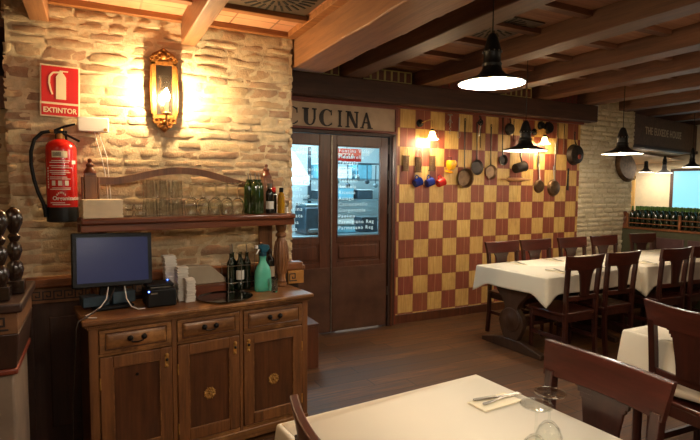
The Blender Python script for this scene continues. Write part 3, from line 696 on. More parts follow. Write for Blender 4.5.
# ================================================================ LARGE SCONCE
t = thing('mirror_sconce', 'gilt carved mirror sconce with glowing glass shade on the brick wall', 'wall lamp', (.403, 3.372, 1.875))
w_ = .072; ol = [(-.072, .10), (-.06, .06), (-.035, .03), (0, .0), (.035, .03), (.06, .06), (.072, .10), (.072, .42), (.085, .435), (.065, .48), (.03, .50), (0, .52), (-.03, .50), (-.065, .48), (-.085, .435), (-.072, .42)]
obj('backplate', MB().prism(ol, -.004, .02), 'gold', t, .003)
obj('mirror', MB().box(-.046, .046, -.008, -.004, .11, .415), 'steel', t, label='dark mirror glass').data.materials[0] = plain('sconce mirror', (96, 84, 72), .12, .95, var=.05)
mb = MB().box(-.072, -.05, -.018, 0, .10, .425).box(.05, .072, -.018, 0, .10, .425).box(-.072, .072, -.018, 0, .412, .432).box(-.07, .07, -.018, 0, .085, .105)
for s_ in (-1, 1):
    for (a, b, r) in ((.045, .452, .016), (.022, .472, .015), (.066, .447, .012), (.05, .07, .015), (.028, .045, .014)): mb.torus((s_*a, -.012, b), r, .006, 14, 6, 'y')
    mb.tube([(s_*.075, -.01, .11), (s_*.08, -.012, .25), (s_*.075, -.01, .41)], .006, 6)
mb.ball((0, -.012, .50), .014).ball((0, -.014, .462), .02).ball((0, -.012, .02), .014).ball((0, -.014, .06), .018)
obj('carved_frame', mb, 'gold', t)
obj('arm', MB().tube([(0, -.01, .07), (0, -.06, .055), (0, -.095, .075), (0, -.10, .11)], .007, 8).lathe([(.022, .10), (.026, .108), (.016, .115)], 16, (0, -.10, 0)), 'brass', t)
obj('candle_sleeve', MB().lathe([(.013, .11), (.013, .185)], 16, (0, -.10, 0)), 'cream', t)
obj('bulb', MB().lathe([(.010, .185), (.017, .20), (.019, .215), (.014, .235), (.004, .255)], 16, (0, -.10, 0)), 'bulbhot', t)
obj('glass_shade', MB().lathe([(.026, .13), (.036, .17), (.040, .21), (.036, .26), (.033, .29), (.042, .325)], 24, (0, -.10, 0), cap=False), 'glasst', t)

# ================================================================ SIDEBOARD WITH HUTCH
SB = thing('sideboard', 'rustic pine sideboard with three drawers three doors and an upper shelf', 'sideboard', (.532, 3.277, 0), radians(7))
Wd, Dp, HT = 1.315, .42, .865
hw = Wd/2
mb = MB().box(-hw, hw, -Dp, 0, HT-.025, HT)
obj('countertop', mb, 'side', SB, .007)
mb = MB().box(-hw+.012, hw-.012, -Dp+.012, -.002, HT-.036, HT-.025).box(-hw+.022, hw-.022, -Dp+.020, -.004, HT-.048, HT-.036)
for i in range(130):
    x = -hw+.02+i*(Wd-.04)/130; mb.box(x, x+.006, -Dp+.008, -Dp+.013, HT-.036, HT-.026)
obj('moulding', mb, 'side', SB, .002)
bx0, bx1, bf = -hw+.03, hw-.03, -Dp+.03
mb = MB().box(bx0, bx1, bf+.02, -.01, .07, HT-.048)
obj('carcass', mb, 'panel', SB)
st = [bx0, bx0+.045, 0, 0, 0, 0, bx1-.045, bx1]
x1a, x1b, x2a, x2b = bx0+.045+.363, bx0+.045+.363+.026, 0, 0
x2a = x1b+.363; x2b = x2a+.022
mb = MB().box(bx0, bx0+.045, bf, bf+.03, .0, HT-.048).box(x1a, x1b, bf, bf+.03, .07, HT-.048).box(x2a, x2b, bf, bf+.03, .07, HT-.048).box(bx1-.04, bx1, bf, bf+.03, 0, HT-.048)
mb.box(bx0, bx0+.04, -.05, -.01, 0, .07).box(bx1-.04, bx1, -.05, -.01, 0, .07)
obj('stile', mb, 'sidez', SB, .003)
mb = MB().box(bx0+.04, bx1-.04, bf+.004, bf+.03, HT-.058, HT-.048).box(bx0+.04, bx1-.04, bf+.004, bf+.03, .668, .682).box(bx0+.04, bx1-.04, bf+.002, bf+.03, .07, .10)
obj('rail', mb, 'side', SB, .002)
mb = MB().box(bx0-.005, bx1+.005, bf-.008, bf+.005, .02, .08)
obj('plinth', mb, 'side', SB, .006)
mb = MB().box(bx1-.001, bx1+.001, bf+.06, -.06, .14, .78)
obj('side_panel', mb, 'panel', SB)
bays = [(bx0+.048, x1a-.003), (x1b+.003, x2a-.003), (x2b+.003, bx1-.043)]
for k, (a, b) in enumerate(bays):
    d = obj('drawer', MB().box(a, b, bf-.006, bf+.02, .684, .805), 'side', SB, .003)
    mb = MB(); i_ = .045
    mb.add([(a+.03, bf-.007, .705), (b-.03, bf-.007, .705), (b-.03, bf-.007, .785), (a+.03, bf-.007, .785), (a+i_, bf-.016, .718), (b-i_, bf-.016, .718), (b-i_, bf-.016, .772), (a+i_, bf-.016, .772)],
           [(4, 5, 6, 7), (0, 1, 5, 4), (1, 2, 6, 5), (2, 3, 7, 6), (3, 0, 4, 7)])
    obj('raised_field', mb, 'side', d)
    mb = MB(); c = (a+b)/2
    mb.tube([(a+.028, bf-.009, .703), (b-.028, bf-.009, .703), (b-.028, bf-.009, .787), (a+.028, bf-.009, .787), (a+.028, bf-.009, .703)], .0035, 6)
    obj('drawer_moulding', mb, 'panel', d)
    mb = MB()
    for s_ in (-1, 1): mb.ball((c+s_*.034, bf-.024, .752), .015, 14).tube([(c+s_*.038, bf-.012, .752), (c+s_*.038, bf-.024, .752)], .006, 8)
    mb.tube([(c-.034, bf-.027, .748), (c-.026, bf-.032, .735), (c, bf-.033, .731), (c+.026, bf-.032, .735), (c+.034, bf-.027, .748)], .0035, 8)
    obj('handle', mb, 'iron', d)
    z0, z1 = .105, .664; f = .062
    mb = MB().box(a, a+f, bf-.006, bf+.016, z0, z1).box(b-f, b, bf-.006, bf+.016, z0, z1).box(a+f, b-f, bf-.006, bf+.016, z1-f, z1).box(a+f, b-f, bf-.006, bf+.016, z0, z0+f*1.1)
    d = obj('door', mb, 'side' if k == 9 else 'sidez', SB, .004)
    obj('door_panel', MB().box(a+f-.004, b-f+.004, bf+.003, bf+.012, z0+f, z1-f), 'panel', d)
    obj('panel_edge', MB().tube([(a+f, bf-.002, z0+f*1.1), (b-f, bf-.002, z0+f*1.1), (b-f, bf-.002, z1-f), (a+f, bf-.002, z1-f), (a+f, bf-.002, z0+f*1.1)], .004, 6), 'side', d)
    kx = b-.028 if k < 2 else a+.028
    mb = MB().box(kx-.010, kx+.010, bf-.008, bf-.006, .56, .63).ball((kx, bf-.010, .625), .011, 10).ball((kx, bf-.010, .565), .008, 10)
    obj('key_plate', mb, 'brass', d); obj('keyhole_knob', MB().ball((kx, bf-.014, .600), .008, 10), 'iron', d)
    hx = a if k < 2 else b
    obj('hinge', MB().tube([(hx, bf-.006, .50), (hx, bf-.006, .56)], .004, 8).tube([(hx, bf-.006, .16), (hx, bf-.006, .22)], .004, 8), 'brass', d)
    if k:
        mb = MB(); cx, cz = c, .355
        for q in range(8):
            an = q*pi/4; mb.ball((cx+.026*cos(an), bf+.001, cz+.026*sin(an)), .0080, 10, (1, .6, 1))
            mb.tube([(cx+.01*cos(an+.39), bf+.0, cz+.01*sin(an+.39)), (cx+.036*cos(an+.39), bf, cz+.036*sin(an+.39))], .0028, 6)
        mb.ball((cx, bf-.002, cz), .009, 10).torus((cx, bf+.001, cz), .014, .003, 16, 6, 'y')
        obj('rosette', mb, 'brass', d, label='small brass flower rosette')
    else: obj('dark_knot', MB().xf(Matrix.Translation((c, bf+.003, .545)) @ Matrix.Rotation(pi/2, 4, 'X')).lathe([(.009, 0), (.007, .003)], 12), 'iron', d)
# hutch
SZ = 1.365
obj('upper_shelf', MB().box(-hw+.03, hw-.015, -.205, 0, SZ-.034, SZ), 'shelf', SB, .010)
obj('shelf_apron', MB().box(-hw+.03, hw-.015, -.185, -.165, SZ-.075, SZ-.034).box(-hw+.03, hw-.015, -.03, -.01, SZ-.085, SZ-.034), 'shelf', SB, .004)
prof = [(.030, 0), (.036, .006), (.036, .022), (.026, .03), (.030, .04), (.024, .055), (.030, .09), (.040, .15), (.043, .20), (.040, .26), (.031, .31), (.024, .335), (.033, .345), (.033, .36), (.022, .372), (.03, .385), (.034, .41), (.034, .42), (.026, .424)]
for px_, py in ((hw-.075, -.10), (-hw+.13, -.10)):
    c = obj('turned_column', MB().lathe([(r*1.12, z) for r, z in prof], 28, (px_, py, HT)), 'sidez', SB)
    mb = MB()
    for q in range(14):
        an = 2*pi*q/14; mb.tube([(px_+(rr*1.12+.0005)*cos(an), py+(rr*1.12+.0005)*sin(an), HT+z) for rr, z in prof[6:11]], .0045, 6)
    obj('fluting', mb, 'sidez', c)
for a_ in (hw-.20, -hw+.085): obj('back_pilaster', MB().box(a_, a_+.095, -.028, -.006, HT, SZ-.034), 'sidez', SB, .003)
for px_ in (-hw+.10, hw-.148):
    p = obj('finial_post', MB().box(px_-.032, px_+.032, -.045, -.005, SZ, SZ+.235).box(px_-.045, px_-.034, -.04, -.01, SZ, SZ+.225).box(px_+.034, px_+.045, -.04, -.01, SZ, SZ+.225), 'sidez', SB, .003)
    obj('finial', MB().box(px_-.028, px_+.028, -.05, .0, SZ+.235, SZ+.245).lathe([(.034, .245), (.032, .256), (.022, .272), (.018, .280), (.021, .288), (.020, .296), (.010, .304), (.009, .308), (.012, .315), (.010, .323), (.003, .328)], 18, (px_, -.025, SZ)), 'shelf', p)
rows = []
for i in range(41):
    f_ = i/40; x = -hw+.10+f_*(Wd-.275); zc = SZ+.185+.075*max(0, sin(pi*min(1, max(0, (f_-.12)/.76))))**1.3-.02*f_
    rows.append([(x, -.034, zc), (x, -.034, zc+.042), (x, -.012, zc+.042), (x, -.012, zc), (x, -.034, zc)])
mb = MB().strip(rows); obj('arched_rail', mb, 'sidez', SB, .003)
def sb(x, y, z=0): return SB.matrix_basis @ Vector((x, y, z)) if False else Matrix.Translation(SB.location) @ Matrix.Rotation(radians(7), 4, 'Z') @ Vector((x, y, z))

# ------- on the upper shelf
def lath(name, prof, mat, parent=None, n=24, cap=True, label=None, c=(0, 0, 0)): return obj(name, MB().lathe(prof, n, c, cap), mat, parent, label=label)
t = thing('napkin_stack', 'thick stack of folded beige napkins at the left end of the shelf', 'napkins', sb(-.515, -.10, SZ+.001), radians(7))
mb = MB(); rn = random.Random(2)
for i in range(16): j = rn.uniform(-.002, .002); mb.box(-.098+j, .098+j, -.075, .075, i*.0062, i*.0062+.0056)
obj('folded_napkins', mb, 'napkins', t, .0015)
for i, (x, lb_) in enumerate(((-.38, 'low glass bowl on the shelf next to the napkin stack'), (-.312, 'low glass bowl on the shelf next to the tall tumblers'))):
    for q in range(2):
        tag(lath('glass_bowl', [(.022, 0), (.028, .003), (.033, .033), (.031, .033), (.026, .006), (.001, .005)], 'glassc'), ('lower ' if q == 0 else 'upper ')+lb_, 'glass', 'low glass bowls', sb(x, -.10, SZ+.002+q*.036))
def tumbler():
    return lath('tumbler', [(.034, 0), (.034, .104), (.0335, .105), (.031, .09), (.030, .004), (.0335, 0)][::1], 'glassc', cap=False, n=20)
def tumbler_mb():
    mb = MB().lathe([(.001, .105), (.026, .105), (.029, .103), (.034, .002), (.0325, .0), (.028, .095), (.001, .096)], 22)
    for q in range(11):
        an = 2*pi*q/11; mb.tube([(.0265*cos(an)*1.05, .0265*sin(an)*1.05, .098), (.0335*cos(an), .0335*sin(an), .02)], .0018, 5)
    return mb
tm = None
rowN = ('front', 'back'); cN = ('left', 'middle', 'right')
for r in range(2):
    for c in range(3):
        for q in range(2):
            lb_ = '%s clear tumbler of the %s column, %s row, in the stacked tumblers' % (('bottom', 'top')[q], cN[c], rowN[r])
            loc = sb(-.262+c*.072, -.155+r*.078, SZ+.002+q*.1065)
            if tm is None: tm = obj('tumbler', tumbler_mb(), 'glasss'); tag(tm, lb_, 'glass', 'tumblers stacked on the shelf', loc)
            else: dup(tm, loc, None, lb_)
def wineglass_parts(t, inv=True, s=1.0, H_=.195, gm='glassc', fr_=.033):
    gf = 'glassc' if gm == 'glassc' else 'glassf'
    pr_foot = [(.001, .004), (.034, .002), (.036, .0), (.034, -.001), (.001, -.001)]
    fl = (lambda z: H_-z) if inv else (lambda z: z)
    P = lambda pr: [(r*s, fl(z)*s) for r, z in pr]
    lath('foot', P([(.001, .0), (fr_-.002, .001), (fr_-.001, -.001), (fr_+.001, -.001), (fr_+.002, .001), (fr_+.001, .004), (fr_-.002, .004), (.006, .009), (.004, .012)]), gf, t, 28, False)
    lath('stem', P([(.0042, .010), (.0034, .04), (.0036, .075), (.006, .088)]), gm, t, 12, False)
    lath('bowl', P([(.004, .086), (.016, .092), (.030, .108), (.038, .13), (.038, .15), (.032, .185), (.031, .195), (.0298, .195), (.0308, .183), (.0366, .15), (.0365, .13), (.028, .11), (.012, .096), (.001, .094)]), gm, t, 28, False)
wg = None; ords = ('first', 'second', 'third', 'fourth', 'fifth', 'sixth')
for r in range(2):
    for c in range(5 if r == 0 else 4):
        lb_ = 'upturned wine glass, %s from the left in the %s row on the shelf' % (ords[c], rowN[r])
        loc = sb(-.040+c*.074+r*.037, -.155+r*.085, SZ+.002)
        if wg is None:
            wg = thing('wine_glass', lb_, 'wine glass', loc, group='upturned wine glasses on the shelf'); wineglass_parts(wg, True, 1.0, .195)
        else: dup(wg, loc, None, lb_)
def bottle(name, lb_, loc, mat, hb=.19, r=.036, neck=.012, hn=.075, cap=None, label=None, spout=False, group=None, cat='bottle', labmat='paper', base=.0):
    t = thing(name, lb_, cat, loc, group=group)
    lath('glass_body', [(r*.9, base), (r, .006), (r, hb), (r*.9, hb+.012), (r*.45, hb+.032), (neck, hb+.045), (neck, hb+hn-.006), (neck*1.25, hb+hn-.004), (neck*1.2, hb+hn)], mat, t, 22)
    if label:
        mb = MB(); curved(mb, -1.3, 1.3, label[0], label[1], r+.001); obj('paper_label', mb, labmat, t)
    if cap: lath('cap', [(neck*1.2, hb+hn-.028), (neck*1.3, hb+hn-.026), (neck*1.3, hb+hn+.004), (.002, hb+hn+.005)], cap, t, 16)
    if spout: obj('pour_spout', MB().tube([(0, 0, hb+hn-.004), (0, 0, hb+hn+.02), (-.004, -.002, hb+hn+.055)], .0055, 8, .003), 'steel', t)
    return t
for k, (x, y) in enumerate(((.338, -.13), (.368, -.172), (.408, -.135), (.372, -.09))):
    bottle('oil_bottle', 'green bottle with metal pourer, %s of the four on the shelf' % ('leftmost', 'foremost', 'rightmost', 'rearmost')[k], sb(x, y, SZ+.002), 'bottlem', .175, .030, .014, .03, spout=True, group='green bottles on the shelf')
bottle('small_bottle', 'small dark bottle with pale label between green and oil bottles on the shelf', sb(.475, -.15, SZ+.002), 'bottled', .13, .026, .012, .06, cap='steel', label=(.03, .08))
bottle('vinegar_bottle', 'dark vinegar bottle with red cap standing on the shelf', sb(.52, -.12, SZ+.002), 'bottled', .12, .019, .011, .045, cap='redcap')
bottle('olive_oil_cruet', 'small cruet of golden olive oil near the shelf end', sb(.555, -.16, SZ+.002), 'oil', .11, .024, .011, .055, cap='black')
t = thing('salt_shaker', 'tiny white shaker at the right end of the shelf', 'shaker', sb(.60, -.15, SZ+.002)); lath('body', [(.010, 0), (.011, .003), (.009, .04)], 'white', t, 14); lath('cap', [(.0095, .04), (.009, .048), (.003, .053)], 'steel', t, 14)

# ------- on the countertop
t = thing('till_screen', 'black touch screen till standing on the left of the sideboard', 'screen', sb(-.475, -.195, HT+.001), radians(12))
mt = Matrix.Translation((0, -.01, .128)) @ Matrix.Rotation(radians(2.2), 4, 'Y') @ Matrix.Rotation(radians(-9), 4, 'X')
obj('bezel', MB().xf(mt).box(-.205, .205, 0, .028, 0, .292), 'black', t, .004)
scr = N('screen glass'); scr.set(Base_Color=lin((30, 34, 52)), Roughness=.3, Specular_IOR_Level=.25, Emission_Color=lin((70, 78, 140)), Emission_Strength=.10, Coat_Weight=.0)
obj('display', MB().xf(mt).box(-.182, .182, -.002, 0, .024, .268), scr.m, t)
obj('stand', MB().box(-.10, .10, -.02, .14, 0, .02).prism([(-.07, .02), (.07, .02), (.05, .20), (-.05, .20)], .05, .09).box(-.05, .05, .02, .06, .14, .22), 'black', t, .006)
obj('connector_box', MB().box(-.15, -.02, .02, .12, .02, .075).box(.0, .12, .03, .11, .02, .085), 'kdark', t, .004)
def sp(pts): return [tuple(sb(*p)) for p in pts]
tag(obj('cable', MB().tube(sp([(-.47, -.19, HT+.12), (-.50, -.22, HT+.06), (-.56, -.27, HT+.03), (-.61, -.32, HT+.012), (-.645, -.36, HT+.006), (-.672, -.40, HT+.006), (-.685, -.425, HT-.03), (-.69, -.41, HT-.16), (-.70, -.35, HT-.40), (-.71, -.3, .02)]), .0035, 7), 'darkpan'), 'dark cable falling over the left end of the countertop', 'cable')
tag(obj('cable', MB().tube(sp([(-.42, -.19, HT+.12), (-.42, -.24, HT+.06), (-.40, -.27, HT+.02), (-.37, -.29, HT+.006), (-.335, -.29, HT+.006)]), .003, 7), 'white'), 'white cable looping under the till screen to the printer', 'cable')
tag(obj('cable', MB().tube(sp([(-.50, -.18, HT+.13), (-.52, -.24, HT+.07), (-.555, -.27, HT+.035), (-.60, -.285, HT+.012), (-.63, -.30, HT+.005), (-.62, -.35, HT+.005), (-.585, -.37, HT+.005)]), .003, 7), 'white'), 'white cable curling on the left end of the countertop under the till', 'cable')
t = thing('receipt_printer', 'black receipt printer with blue light beside the till screen', 'printer', sb(-.24, -.20, HT+.001), radians(5)); t.scale = (1.2, 1.0, 1.2)
obj('body', MB().box(-.065, .065, -.085, .08, 0, .085), 'black', t, .008)
obj('lid', MB().box(-.062, .062, -.05, .078, .086, .105), 'black', t, .008)
obj('paper_slot', MB().box(-.045, .045, -.052, -.050, .086, .090), 'steel', t)
obj('badge', MB().box(-.05, -.02, -.087, -.085, .062, .068), 'steel', t)
obj('status_light', MB().ball((-.058, -.086, .076), .004, 8), 'ledb', t); obj('rear_light', MB().ball((.045, .03, .108), .003, 8), 'ledb', t)
rn = random.Random(11)
for k, (x, y, h, w2, lb_) in enumerate(((-.145, -.10, .265, .034, 'tallest leaning stack of white paper packets behind the printer'), (-.10, -.17, .20, .030, 'middle stack of white paper packets by the black tray'), (-.072, -.23, .135, .026, 'shortest stack of white paper packets at the tray edge'))):
    mb = MB(); z = 0; i = 0; lean = -.00018*h*1000*.0
    while z < h:
        j = rn.uniform(-.004, .004); q = rn.uniform(-.004, .004); lx = -.05*z*(1 if k == 0 else .2)
        mb.box(-w2+j+lx, w2+j+lx, -w2+q, w2+q, z, z+.0068); z += .0078
    o = thing('packet_stack', lb_, 'paper packets', sb(x, y, HT+.001), radians(7), 'stacks of white paper packets'); obj('packets', mb, 'paper', o, .0015)
t = thing('folded_cloth', 'folded grey beige cloth on a low wooden box at the back of the sideboard', 'cloth', sb(.055, -.045, HT+.062), radians(7))
mb = MB(); 
for i, (z, e) in enumerate(((0, .0),)): mb.prism([(-.15, 0), (.15, 0), (.145, .03), (.05, .115), (-.10, .125), (-.15, .10)], -.034, .037)
obj('fold', mb, 'greycloth', t, .009, seg=3)
t = thing('wooden_box', 'low reddish wooden box under the folded cloth', 'box', sb(.055, -.045, HT+.001), radians(7))
obj('body', MB().box(-.15, .15, -.035, .038, 0, .052), 'shelf', t, .003); obj('lid', MB().box(-.154, .154, -.038, .040, .0525, .060), 'trim', t, .002)
t = tag(lath('serving_tray', [(.001, .0), (.150, .0), (.163, .010), (.165, .010), (.155, .003), (.001, .004)], 'tray', n=48, cap=False), 'round glossy black serving tray lying on the sideboard', 'tray', None, sb(.135, -.249, HT+.0015))
wb = [(.232, -.085, True), (.288, -.10, False), (.342, -.085, True), (.26, -.045, True), (.315, -.04, False)]
for k, (x, y, spt) in enumerate(wb):
    bottle('wine_bottle', ('dark wine bottle with pourer at the left of the wire rack', 'dark wine bottle with pale label in the front of the wire rack', 'dark wine bottle at the right of the wire rack behind the spray bottle', 'dark wine bottle standing at the back left of the wire rack', 'dark wine bottle standing at the back right of the wire rack')[k], sb(x, y, HT+.008), 'bottleg', .17, .026, .010, .07, spout=spt, label=(.07, .13) if k == 1 else None, group='bottles in the wire rack')
t = thing('wire_rack', 'thin metal wire rack holding the dark bottles on the sideboard', 'rack', sb(.288, -.07, HT+.001), radians(7))
mb = MB()
for z in (.004, .06, .17): mb.tube([(-.088, -.06, z), (.088, -.06, z), (.088, .06, z), (-.088, .06, z), (-.088, -.06, z)], .0022, 6)
for x in (-.088, 0, .088):
    for y in (-.06, .06): mb.tube([(x, y, .0), (x, y, .24 if x > 0 else .18)], .0022, 6)
obj('wire_frame', mb, 'steel', t)
bottle('wine_bottle', 'black wine bottle with grey label beside the turned column', sb(.50, -.10, HT+.002), 'bottled', .18, .030, .012, .075, label=(.075, .145), labmat='greycloth', cap='lettering')
t = thing('spray_bottle', 'aqua green spray bottle with petrol blue trigger head', 'spray bottle', sb(.415, -.175, HT+.001), radians(10)); t.scale = (1.32, 1.3, 1.16)
mb = MB().xf(Matrix.Diagonal((1, .6, 1, 1)))
mb.lathe([(.040, 0), (.044, .006), (.045, .03), (.043, .08), (.041, .11), (.034, .135), (.022, .155), (.016, .17), (.017, .185), (.019, .195), (.012, .198)], 28)
obj('bottle_body', mb, 'teal', t)
lath('neck_collar', [(.017, .196), (.018, .20), (.018, .214), (.014, .216)], 'teald', t, 20)
obj('trigger_head', MB().prism([(-.030, .238), (-.026, .258), (-.005, .264), (.030, .258), (.034, .240), (.018, .214), (-.012, .214), (-.014, .236)], -.011, .011), 'teald', t, .004)
obj('nozzle', MB().box(-.042, -.028, -.009, .009, .240, .258), 'white', t, .002); obj('trigger', MB().tube([(-.018, 0, .238), (-.026, 0, .225), (-.036, 0, .208)], .0045, 8), 'white', t)
mb = MB().lathe([(.001, .004), (.027, .0), (.029, .003), (.034, .083), (.033, .084), (.028, .010), (.001, .009)], 22); tag(obj('water_glass', mb, 'glassc'), 'short clear water glass in front of the spray bottle', 'glass', None, sb(.455, -.245, HT+.001))
# dark wine crate in the niche
t = thing('wooden_crate', 'small dark wooden crate standing on the floor by the kitchen door', 'crate', (1.50, 4.0, 0), 0)
obj('body', MB().box(-.165, .175, -.12, .14, 0, .365), 'door', t, .004); obj('lid', MB().box(-.17, .18, -.125, .145, .366, .385), 'door', t, .003)
mb = MB().box(-.15, -.02, -.122, -.120, .03, .34).box(.01, .16, -.122, -.120, .03, .34); obj('front_panel', mb, 'door', t, .002)

# ================================================================ NEWEL PEDESTAL AT THE LEFT
PX, PY = -.665, 2.60
t = thing('pedestal', 'plaster pedestal with wooden cap and greek key band at the left edge', 'pedestal', (PX, PY, -.035))
obj('plaster_body', MB().box(-.5, .36, -.22, .22, .035, .82), 'stone', t, .01)
obj('red_moulding', MB().box(-.5, .375, -.235, .235, .82, .845), 'redbrown', t, .006, label='dull red moulding strip')
mb = MB().add([(-.5, -.23, .846), (.37, -.23, .846), (.37, .23, .846), (-.5, .23, .846), (-.5, -.25, .99), (.385, -.25, .99), (.385, .25, .99), (-.5, .25, .99)], [(0, 1, 5, 4), (1, 2, 6, 5), (2, 3, 7, 6), (4, 5, 6, 7), (3, 2, 1, 0), (0, 4, 7, 3)])
obj('flared_cap', mb, 'wains', t, .004)
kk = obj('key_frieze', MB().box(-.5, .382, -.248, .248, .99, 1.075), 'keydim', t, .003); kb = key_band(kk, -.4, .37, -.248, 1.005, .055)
obj('top_board', MB().box(-.5, .40, -.265, .265, 1.076, 1.115), 'wains', t, .008)
bp = [(.035, 0), (.035, .05), (.026, .056), (.034, .075), (.040, .10), (.034, .125), (.020, .14), (.026, .155), (.036, .18), (.030, .205), (.018, .22), (.028, .235), (.030, .245), (.018, .255), (.026, .27), (.040, .30), (.042, .325), (.032, .35), (.012, .365), (.003, .368)]
for k, (x, y) in enumerate(((-.310, 2.56), (-.345, 2.42))):
    t = thing('turned_baluster', ('dark turned wooden baluster nearer the brick wall on the pedestal', 'dark turned wooden baluster cut by the left edge of the photo')[k], 'baluster', (x, y, 1.083), group='turned balusters')
    lath('shaft', [(r*.82, z) for r, z in bp[2:]], 'turned', t, 26); obj('square_foot', MB().box(-.034, .034, -.034, .034, 0, .056), 'turned', t, .003)

# ================================================================ KITCHENWARE ON THE CHECKER WALL
YW = YB
def rotx(): return Matrix.Rotation(pi/2, 4, 'X')
def wall_lamp(lb_, x, z, xs, zs):
    t = thing('wall_lamp', lb_, 'wall lamp', (x, YW-.002, z), group='tulip wall lamps')
    obj('rosette', MB().xf(rotx()).lathe([(.045, 0), (.043, .008), (.022, .018), (.012, .03), (.010, .04)], 24), 'iron', t)
    dx, dz = xs-x, zs-z
    obj('arm', MB().tube([(0, -.03, 0), (dx*.35, -.07, .02), (dx*.8, -.10, .035), (dx, -.11, .02), (dx, -.11, dz+.115)], .006, 8), 'brass', t)
    lath('socket', [(.012, .10), (.030, .085), (.032, .075), (.02, .07)], 'iron', t, 20, c=(dx, -.11, dz))
    mb = MB(); rows = []
    for r, zz in ((.024, .075), (.034, .05), (.042, .02), (.05, -.005), (.068, -.02)):
        rows.append([(dx+(r*(1+(.12 if r > .045 else 0)*cos(6*a))) * cos(a), -.11+(r*(1+(.12 if r > .045 else 0)*cos(6*a)))*sin(a), dz+zz) for a in [2*pi*i/36 for i in range(37)]])
    mb.strip(rows); obj('tulip_shade', mb, 'shadelit', t)
    lath('bulb', [(.006, .07), (.018, .04), (.02, .02), (.008, -.0)], 'bulb', t, 14, c=(dx, -.11, dz))
    light('wall_lamp_light', 'POINT', (xs, YW-.115, zs-.045), E_WALL, WARM, .03)
wall_lamp('tulip wall lamp with bright frilled shade next to the kitchen door frame', 3.29, 2.262, 3.385, 2.095)
wall_lamp('tulip wall lamp half hidden behind the black pendant on the checker wall', 5.06, 2.26, 5.13, 2.12)
def hookk(mb, x, z): mb.tube([(x, 0, z+.02), (x, -.03, z+.018), (x, -.034, z-.004), (x, -.022, z-.012)], .003, 6)
def grater(lb_, x, z):
    t = thing('grater', lb_, 'grater', (x, YW-.001, z), group='graters by the wall lamp')
    obj('wire_handle', MB().tube([(-.018, -.02, -.085), (-.018, -.02, -.02), (-.010, -.02, 0), (.010, -.02, 0), (.018, -.02, -.02), (.018, -.02, -.085)], .003, 6), 'steel', t)
    mb = MB(); n = 8
    rows = [[(-.04+.08*i/n, -.016-.018*sin(pi*i/n), zz) for i in range(n+1)] for zz in (-.085, -.14, -.20, -.25)]
    mb.strip(rows)
    for j in range(5):
        for i in range(4): mb.ball((-.025+i*.017, -.034, -.11-j*.026), .004, 6)
    mb.box(-.043, .043, -.024, -.004, -.256, -.246).box(-.043, .043, -.024, -.004, -.092, -.082)
    obj('grating_plate', mb, 'copper', t)
grater('curved metal grater hanging left of the tulip lamp', 3.105, 1.975)
grater('curved metal grater hanging directly under the lamp glow', 3.275, 1.965)
grater('curved metal grater hanging to the right of the lamp glow', 3.46, 1.985)
def mug(lb_, x, z, mat, sx=1):
    t = thing('enamel_mug', lb_, 'mug', (x, YW-.05, z), group='enamel mugs on hooks')
    mb = MB().xf(Matrix.Rotation(radians(70), 4, 'Y')).lathe([(.001, -.045), (.040, -.045), (.045, -.038), (.046, .045), (.048, .048), (.043, .045), (.042, -.035), (.001, -.038)], 24)
    obj('cup', mb, mat, t); obj('handle', MB().torus((-.01, 0, .055), .022, .006, 18, 8, 'y'), mat, t)
    obj('hook', MB().tube([(-.01, .048, .085), (-.01, .0, .085), (-.01, -.004, .07)], .003, 6), 'iron', t)
mug('blue enamel mug on a hook, the left one of the two', 3.24, 1.595, 'bluem'); mug('blue enamel mug hanging next to the red mug', 3.402, 1.597, 'bluem'); mug('red enamel mug hanging on the checker wall', 3.56, 1.598, 'redm')
def pan(name, lb_, x, z, r, hl, mat, depth=.04, tilt=0, ang=0, cat='pan', handle='iron', face='in'):
    """round vessel hung against the wall, bowl centre at (x,z), handle going up hl"""
    t = thing(name, lb_, cat, (x, YW-.004, z), group='pans and ladles on the checker wall')
    A = Matrix.Rotation(radians(ang), 4, 'Y')
    k = -1 if face == 'out' else 1      # 'in': open side faces the room
    if face == 'in': pr = [(.001, .004), (r*.82, .004), (r, depth), (r*1.05, depth+.002), (r*.97, depth-.001), (r*.80, .010), (.001, .010)]
    else: pr = [(.001, depth), (r*.80, depth), (r*.9, depth-.006), (r, .004), (r*1.05, .002), (r*.97, .004), (r*.8, depth-.008), (.001, depth-.006)]
    obj('vessel', MB().xf(A @ rotx()).lathe(pr, 30, cap=False), mat, t)
    if hl: obj('handle', MB().xf(A).tube([(0, -depth*.6, r*.95), (0, -.018, r+.04), (0, -.012, r+hl*.6), (0, -.010, r+hl)], [.008, .006, .006, .008], 8).torus((0, -.010, r+hl+.012), .012, .003, 14, 6, 'y'), handle, t)
    obj('hook', MB().xf(A).tube([(0, 0, r+hl+.03), (0, -.02, r+hl+.028), (0, -.022, r+hl+.012)], .003, 6), 'iron', t)
    return t
t = thing('yellow_colander', 'bright yellow enamel jug with dish hanging on the checker wall', 'jug', (3.69, YW-.07, 1.80))
lath('body', [(.001, -.055), (.035, -.055), (.055, -.02), (.06, .02), (.05, .055), (.046, .055), (.05, .02), (.001, -.04)], 'yellowm', t, 28, False)
obj('handle', MB().torus((.055, 0, .02), .026, .006, 18, 8, 'y'), 'yellowm', t)
obj('saucer', MB().xf(Matrix.Translation((-.015, .02, -.085)) @ Matrix.Rotation(radians(20), 4, 'X')).lathe([(.001, 0), (.035, .0), (.05, .012), (.035, .006), (.001, .006)], 24), 'yellowm', t)
obj('hook', MB().tube([(0, .068, .09), (0, 0, .09), (0, 0, .055)], .003, 6), 'iron', t)
pan('long_handled_pan', 'largest long handled copper pan facing the room with handle up to the beam', 3.925, 1.655, .112, .56, 'copper', .05, ang=0)
